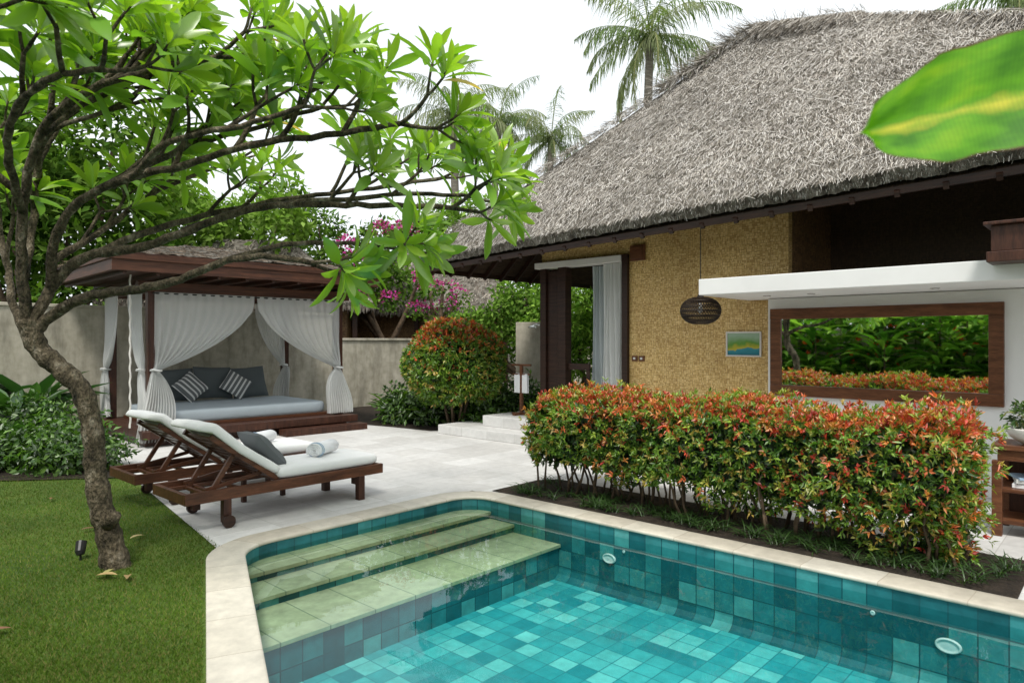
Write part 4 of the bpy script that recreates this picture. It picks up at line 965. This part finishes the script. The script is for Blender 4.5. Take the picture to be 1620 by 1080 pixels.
limb([(-.54,-.15,2.5),(-.35,-.55,2.8),(.0,-.95,2.95),(.4,-1.25,3.0),(.75,-1.4,2.98)],.04,.018,(1,2),.22,2)
limb([(.1,-.2,2.66),(.5,0,2.98),(.95,.1,3.15),(1.45,.1,3.3)],.035,.018,(2,),.26,1)
limb([(.4,.2,2.42),(.9,.5,2.66),(1.5,.6,2.74),(2.1,.6,2.78),(2.5,.6,2.76)],.035,.018,(1,),.26,2,2,1,.08)
limb([(.7,-.28,2.06),(1.15,-.1,2.26),(1.6,0,2.30),(1.95,0,2.27)],.03,.016,(0,),.2,1,2,0,.0)
limb([(-.3,-.3,3.0),(-.2,.0,3.3),(.2,.2,3.6),(.7,.3,3.75)],.035,.018,(2,),.26,1)
limb([(-.5,.05,2.15),(-.35,.5,2.5),(-.2,1.0,2.9),(.3,1.5,3.3)],.04,.018,(1,2),.3,1)
limb([(.3,-.3,2.7),(.7,-.6,2.85),(1.2,-.75,2.9),(1.6,-.8,3.0)],.032,.017,(1,1),.24,1)
limb([(-.75,.3,2.8),(-.55,.1,3.1),(-.2,.1,3.25),(.3,.15,3.4)],.032,.017,(2,),.26,1)
limb([(-.54,-.15,2.6),(-.7,-.5,2.9),(-.5,-.9,3.1),(-.1,-1.3,3.2),(.3,-1.6,3.2)],.035,.017,(1,2),.22,2)
mb.done('trunk',M['bark'],fr,smooth=True,uv=False)
ib=IB()
for p,d in ros:
    k=random.randint(9,13); q=np.array(d); q/=np.linalg.norm(q); o1=np.cross(q,[.3,.5,.2]); o1/=np.linalg.norm(o1); o2=np.cross(q,o1)
    a=np.arange(k)*2.4+random.random()*6; tl=np.linspace(.25,1.2,k)+rng.normal(size=k)*.13
    sd_=o1*np.cos(a)[:,None]+o2*np.sin(a)[:,None]; dr=q*np.cos(tl)[:,None]+sd_*np.sin(tl)[:,None]; nr=q*np.sin(tl)[:,None]-sd_*np.cos(tl)[:,None]
    young=np.linspace(1,0,k)[:,None]; c=np.array([.31,.48,.05])*young+np.array([.15,.31,.035])*(1-young); c=c*rng.uniform(.72,1.25,(k,1))
    if random.random()<.02: c[-1]=(.6,.42,.06)
    P=np.array(p)-q*np.linspace(0,.07,k)[:,None]+sd_*.012
    ib.add(T_LEAF,P,dr,nr,np.linspace(.19,.34,k)*rng.uniform(.85,1.15,k),np.linspace(.050,.080,k)*rng.uniform(.9,1.1,k),c)
print('rosettes',len(ros))
ib.done('crown',M['leaf_big'],fr)

# ---------------------------------------------------------------- palms
def palm(X,Y,h,R,label,nf=20,lean=0,pal=[(.16,.22,.10),(.22,.27,.14),(.30,.33,.20)]):  # default frond colours paled to paint in distance haze
    e=empty('palm_tree',label,'tree',(*W(X,Y),0),YAW,'coconut palms beyond the garden')
    mb=MB(); pts=[(lean*(i/8)**2,0,h*i/8) for i in range(9)]; mb.tube(pts,[.2-.01*i for i in range(9)],10); mb.done('trunk',M['sheath'],e,smooth=True,uv=False)
    ib=IB(); top=np.array([lean,0,h])
    for i in range(nf):
        a=i*2.4+random.random()*.4; el=1.25-2.0*(i/nf)+random.uniform(-.15,.15); L=R*random.uniform(.8,1.15)
        hd_=np.array([math.cos(a),math.sin(a),0]); n=44; t=np.linspace(0.02,1,n)
        ang=el-random.uniform(1.1,1.7)*t**1.4
        ds=np.stack([np.cos(ang)*hd_[0],np.cos(ang)*hd_[1],np.sin(ang)],1)
        P=top+np.cumsum(ds,0)*L/n
        side=np.cross(hd_,[0,0,1.]); cc=pick(pal,1)*.9
        for sg in (-1,1):
            ln=(L*.27*np.sin(pi*np.clip(t*.92+.08,0,1))**.6+.05)*rng.uniform(.6,1.15,n)
            d=ds*.55+side*sg*.65+np.array([0,0,-.5])+rdir(n)*.28
            ib.add(T_FROND,P,d,np.array([0,0,1.])+side*sg*.3+rdir(n)*.2,ln,.028*R/2.5,cc*rng.uniform(.75,1.3,(n,1)))
        ib.add(T_STRAND,P[:-1],ds[:-1],np.tile([0,0,1.],(n-1,1)),L/n*1.1,.04,(.3,.3,.15))
    ib.done('crown',M['leaf_far'],e)
palm(4.15,21.5,11.2,2.9,'tall coconut palm with arching fronds against the sky',24,.2)
palm(-1.9,24,9.6,2.4,'coconut palm rising behind the thatched roofs',22,-.2)
palm(-.9,27,10.3,2.4,'coconut palm rising behind the thatched roofs',20,.4)
palm(1.3,26,9.3,2.4,'coconut palm partly hidden by the villa roof',20,.2)
palm(17.5,23.5,13.4,3.2,'coconut palm showing over the roof ridge',18,0)

# ---------------------------------------------------------------- background trees
def tree(X,Y,blobs,dens,L,Wd,pal,label,pt=None,name='tree',T=T_DIA):
    e=empty(name,label,'tree',(*W(X,Y),0),YAW)
    mb=MB(); zc=min(b_[2] for b_ in blobs)
    for b_ in blobs[:6]: mb.tube(smooth([(0,0,0),(0.1,0,zc*.5),(b_[0]*.5,b_[1]*.5,zc*.9),(b_[0]*.9,b_[1]*.9,b_[2])],3),list(np.linspace(.14,.03,10)),7)
    mb.done('trunk',M['stem'],e,smooth=True,uv=False)
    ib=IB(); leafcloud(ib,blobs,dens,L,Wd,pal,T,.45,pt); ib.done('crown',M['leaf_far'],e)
def blobs(n,rx,ry,z0,z1,r0,r1):
    return [(rng.uniform(-rx,rx),rng.uniform(-ry,ry),rng.uniform(z0,z1),*(rng.uniform(r0,r1,3)*np.array([1,1,.75]))) for _ in range(n)]
MG=[(.09,.18,.03),(.14,.25,.04),(.19,.31,.06),(.055,.12,.02)]
LG=[(.22,.36,.06),(.16,.29,.045),(.29,.44,.10)]
tree(-11.5,17,blobs(17,2.6,1.8,2.2,7.2,.8,1.5),260,.26,.12,MG,'dense green tree behind the garden wall')
tree(-15,19,blobs(12,2.6,1.8,2.5,7.5,.9,1.5),200,.28,.13,DG,'dark green tree behind the garden wall')
tree(-8.4,19.5,blobs(18,2.2,1.5,2.5,6.6,.7,1.3),260,.24,.11,LG,'light green tree behind the daybed pavilion')
tree(-5.0,21.5,blobs(12,2.0,1.2,2.4,5.2,.6,1.1),260,.22,.1,MG,'green tree behind the daybed pavilion')
tree(-1.6,23.0,blobs(15,2.0,1.0,2.6,6.0,.6,1.1),240,.24,.1,LG,'light green tree hiding the palm trunks')
tree(.35,16.8,blobs(14,1.7,.8,1.2,2.9,.45,.8),520,.14,.07,[(.09,.19,.03),(.15,.27,.04),(.22,.36,.07)],'rounded dense green shrub beside the garden wall',name='shrub')
tree(1.9,15.6,blobs(14,1.2,.6,.5,2.9,.4,.7),420,.15,.07,[(.30,.48,.08),(.22,.38,.06),(.12,.24,.04)],'dense light green shrub behind the terrace',name='shrub')
PK=[(.62,.06,.38),(.72,.12,.48),(.57,.05,.30)]
tree(-3.6,19.2,blobs(11,1.3,.5,2.4,4.6,.3,.6),420,.11,.075,MG,'bougainvillea with magenta flowers over the wall',PK,'bougainvillea')
tree(-2.0,18.2,blobs(6,.6,.4,1.9,3.2,.2,.45),420,.1,.07,MG,'bougainvillea with pink flowers by the roof edge',PK,'bougainvillea')
# tree beyond the ginger wall, seen only in the mirror
vx,uy=-6.5,5.0; tree(vx*ca+uy*sa,-vx*sa+uy*ca,blobs(16,2.5,2.5,1.8,4.8,.9,1.4),120,.3,.14,MG,'leafy tree beyond the pale garden wall')
bl=[]
for i in range(46):
    a=math.radians(rng.uniform(-75,75)); R_=rng.uniform(32,44); h=rng.uniform(2.5,4.2); bl.append((R_*math.sin(a),R_*math.cos(a),h*.5,rng.uniform(2,3.5),2,h))
cover('distant_trees',bl,60,.5,.24,MG,T_DIA,mat='leaf_far')

# ---------------------------------------------------------------- neighbouring thatched houses
def house(X,Y,w,d,ze,zr,rot,label,dens=130):
    e=empty('thatched_house',label,'house',(*W(X,Y),0),YAW+rot)
    mb=MB(); mb.box(-w/2+.7,w/2-.7,-d/2+.7,d/2-.7,0,ze+.3); mb.done('wall',M['weave_old_and_shade'],e)
    mb=MB(); ib=IB(); r_=w/2-d/2 if w>d else .1; ra,rb=(-max(.1,r_),0,zr),(max(.1,r_),0,zr); pal=[(.36,.32,.27),(.28,.24,.2),(.46,.42,.36),(.14,.11,.09)]
    thatch(mb,ib,(-w/2,-d/2,ze),(w/2,-d/2,ze),ra,rb,40,20,dens,pal=pal,wd=.014,fringe=True)
    thatch(mb,ib,(w/2,-d/2,ze),(w/2,d/2,ze),rb,rb,20,16,dens*.5,pal=pal,wd=.014,fringe=False)
    thatch(mb,ib,(-w/2,d/2,ze),(-w/2,-d/2,ze),ra,ra,20,16,dens*.5,pal=pal,wd=.014,fringe=False)
    thatch(mb,ib,(w/2,d/2,ze),(-w/2,d/2,ze),rb,ra,10,8,1,pal=pal,wd=.014,fringe=False)
    r_=mb.done('roof',M['thatch'],e,uv=False); o=ib.done('straw',M['straw'],r_,smooth=False); o["kind"]="stuff"
    for x in (-w/2+.5,0,w/2-.5):
        mb=MB(); mb.box(x-.06,x+.06,-d/2+.4,-d/2+.52,0,ze+.1); mb.done('post',M['dark_wood'],e)
house(-7.0,18.6,6.4,4.6,2.6,4.35,.2,'neighbouring thatched bungalow beyond the garden wall')
house(-2.6,22.0,6.4,4.2,2.6,4.7,-.15,'neighbouring thatched bungalow with woven walls')

# ---------------------------------------------------------------- console table, bowl, books
ct=empty('console_table','brown timber console table with open shelf by the villa wall','table',(7.1,.12,0))
mb=MB(); mb.box(-.25,.25,-.78,.78,.71,.75); mb.box(-.22,.22,-.74,.74,.62,.708); mb.done('table_top',M['warm_wood'],ct,bevel=.004)
mb=MB(); mb.box(-.22,.22,-.74,.74,.36,.39); mb.box(-.22,.22,-.74,.74,.10,.13); mb.done('shelf',M['warm_wood'],ct,bevel=.004)
mb=MB(); mb.box(.20,.22,-.74,.74,.13,.62); mb.done('back_panel',M['red_wood_v'],ct)
for x in (-.22,.22):
    for y in (-.74,.74):
        mb=MB(); mb.box(x-.035,x+.035,y-.035,y+.035,0,.619); mb.done('leg',M['warm_wood'],ct,bevel=.004)
for i,(y,z,c_) in enumerate([(.55,.39,'towel'),(.55,.43,'plastic'),(.56,.46,'towel_blue'),(.2,.39,'towel')]):
    mb=MB(); mb.box(-.14,.12,-.1,.1,0,.035 if i!=2 else .02); o=mb.done('book',M[c_],None,loc=(7.1,.12+y,z+.001),rot=(0,0,.2*i),bevel=.003); o["label"]="booklet stacked on the console shelf"; o["category"]="book"; o["group"]="booklets on the console shelf"
pp=empty('potted_plant','small leafy plant in a white bowl on the console table','plant',(7.02,.62,.751))
mb=MB(); mb.lathe([(.08,0),(.17,.06),(.21,.13),(.205,.14),(.15,.08),(.001,.07)],26); mb.done('bowl',M['ceramic'],pp,smooth=True)
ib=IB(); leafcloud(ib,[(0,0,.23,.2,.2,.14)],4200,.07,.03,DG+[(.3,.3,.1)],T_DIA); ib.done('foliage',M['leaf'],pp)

# ---------------------------------------------------------------- banana plant
bn=empty('banana_plant','banana plant with a broad yellow-streaked leaf over the pool','plant',(*W(2.3,.35),0),YAW)
mb=MB(); mb.tube([(0,0,-.03),(.02,0,.8),(0,.02,1.5),(-.05,.05,1.9)],[.12,.1,.07,.045],12); mb.done('stem',M['sheath'],bn,smooth=True,uv=False)
def bananaleaf(path,hw,wdir,name='leaf'):
    mb=MB(); mb.uv=[]; S=smooth(path,10); n=len(S); m_=8; V=[]
    for i,p in enumerate(S):
        t=i/(n-1)
        w_=hw*max(.02,(1-t**4.5)**.5)*(.15+.85*min(1,t*3.5))
        for j in range(-m_,m_+1):
            f=j/m_; q=Vector(wdir)*w_*f; q+=Vector((0,-.03*abs(f)+.007*math.sin(t*38+f*3)*abs(f),.006*math.sin(t*30+f*2)*f*f))
            if abs(j)==m_: q*=1+.03*math.sin(t*61)
            V.append(p+q); mb.uv.append((t*2,f))
    k_=2*m_+1
    mb.add(V,[(i*k_+j,i*k_+j+1,(i+1)*k_+j+1,(i+1)*k_+j) for i in range(n-1) for j in range(2*m_)])
    return mb.done(name,M['banana'],bn,smooth=True)
ox,oy=2.3,.35
bananaleaf([(p[0]-ox,p[1]-oy,p[2]) for p in [(1.9,.75,2.02),(1.5,1.0,2.08),(1.15,1.15,2.075),(.85,1.2,2.03),(.61,1.2,1.965)]],.14,(.12,.28,.95))
bananaleaf([(p[0]-ox,p[1]-oy,p[2]) for p in [(2.3,.3,1.9),(2.6,.1,2.5),(3.0,-.2,2.7),(3.4,-.5,2.5)]],.2,(.3,.9,.0))
mb=MB(); mb.tube([(p[0]-ox,p[1]-oy,p[2]) for p in [(2.25,.4,1.85),(2.1,.6,1.97),(1.85,.78,2.02)]],[.03,.02,.012],8); mb.done('petiole',M['stem'],bn)
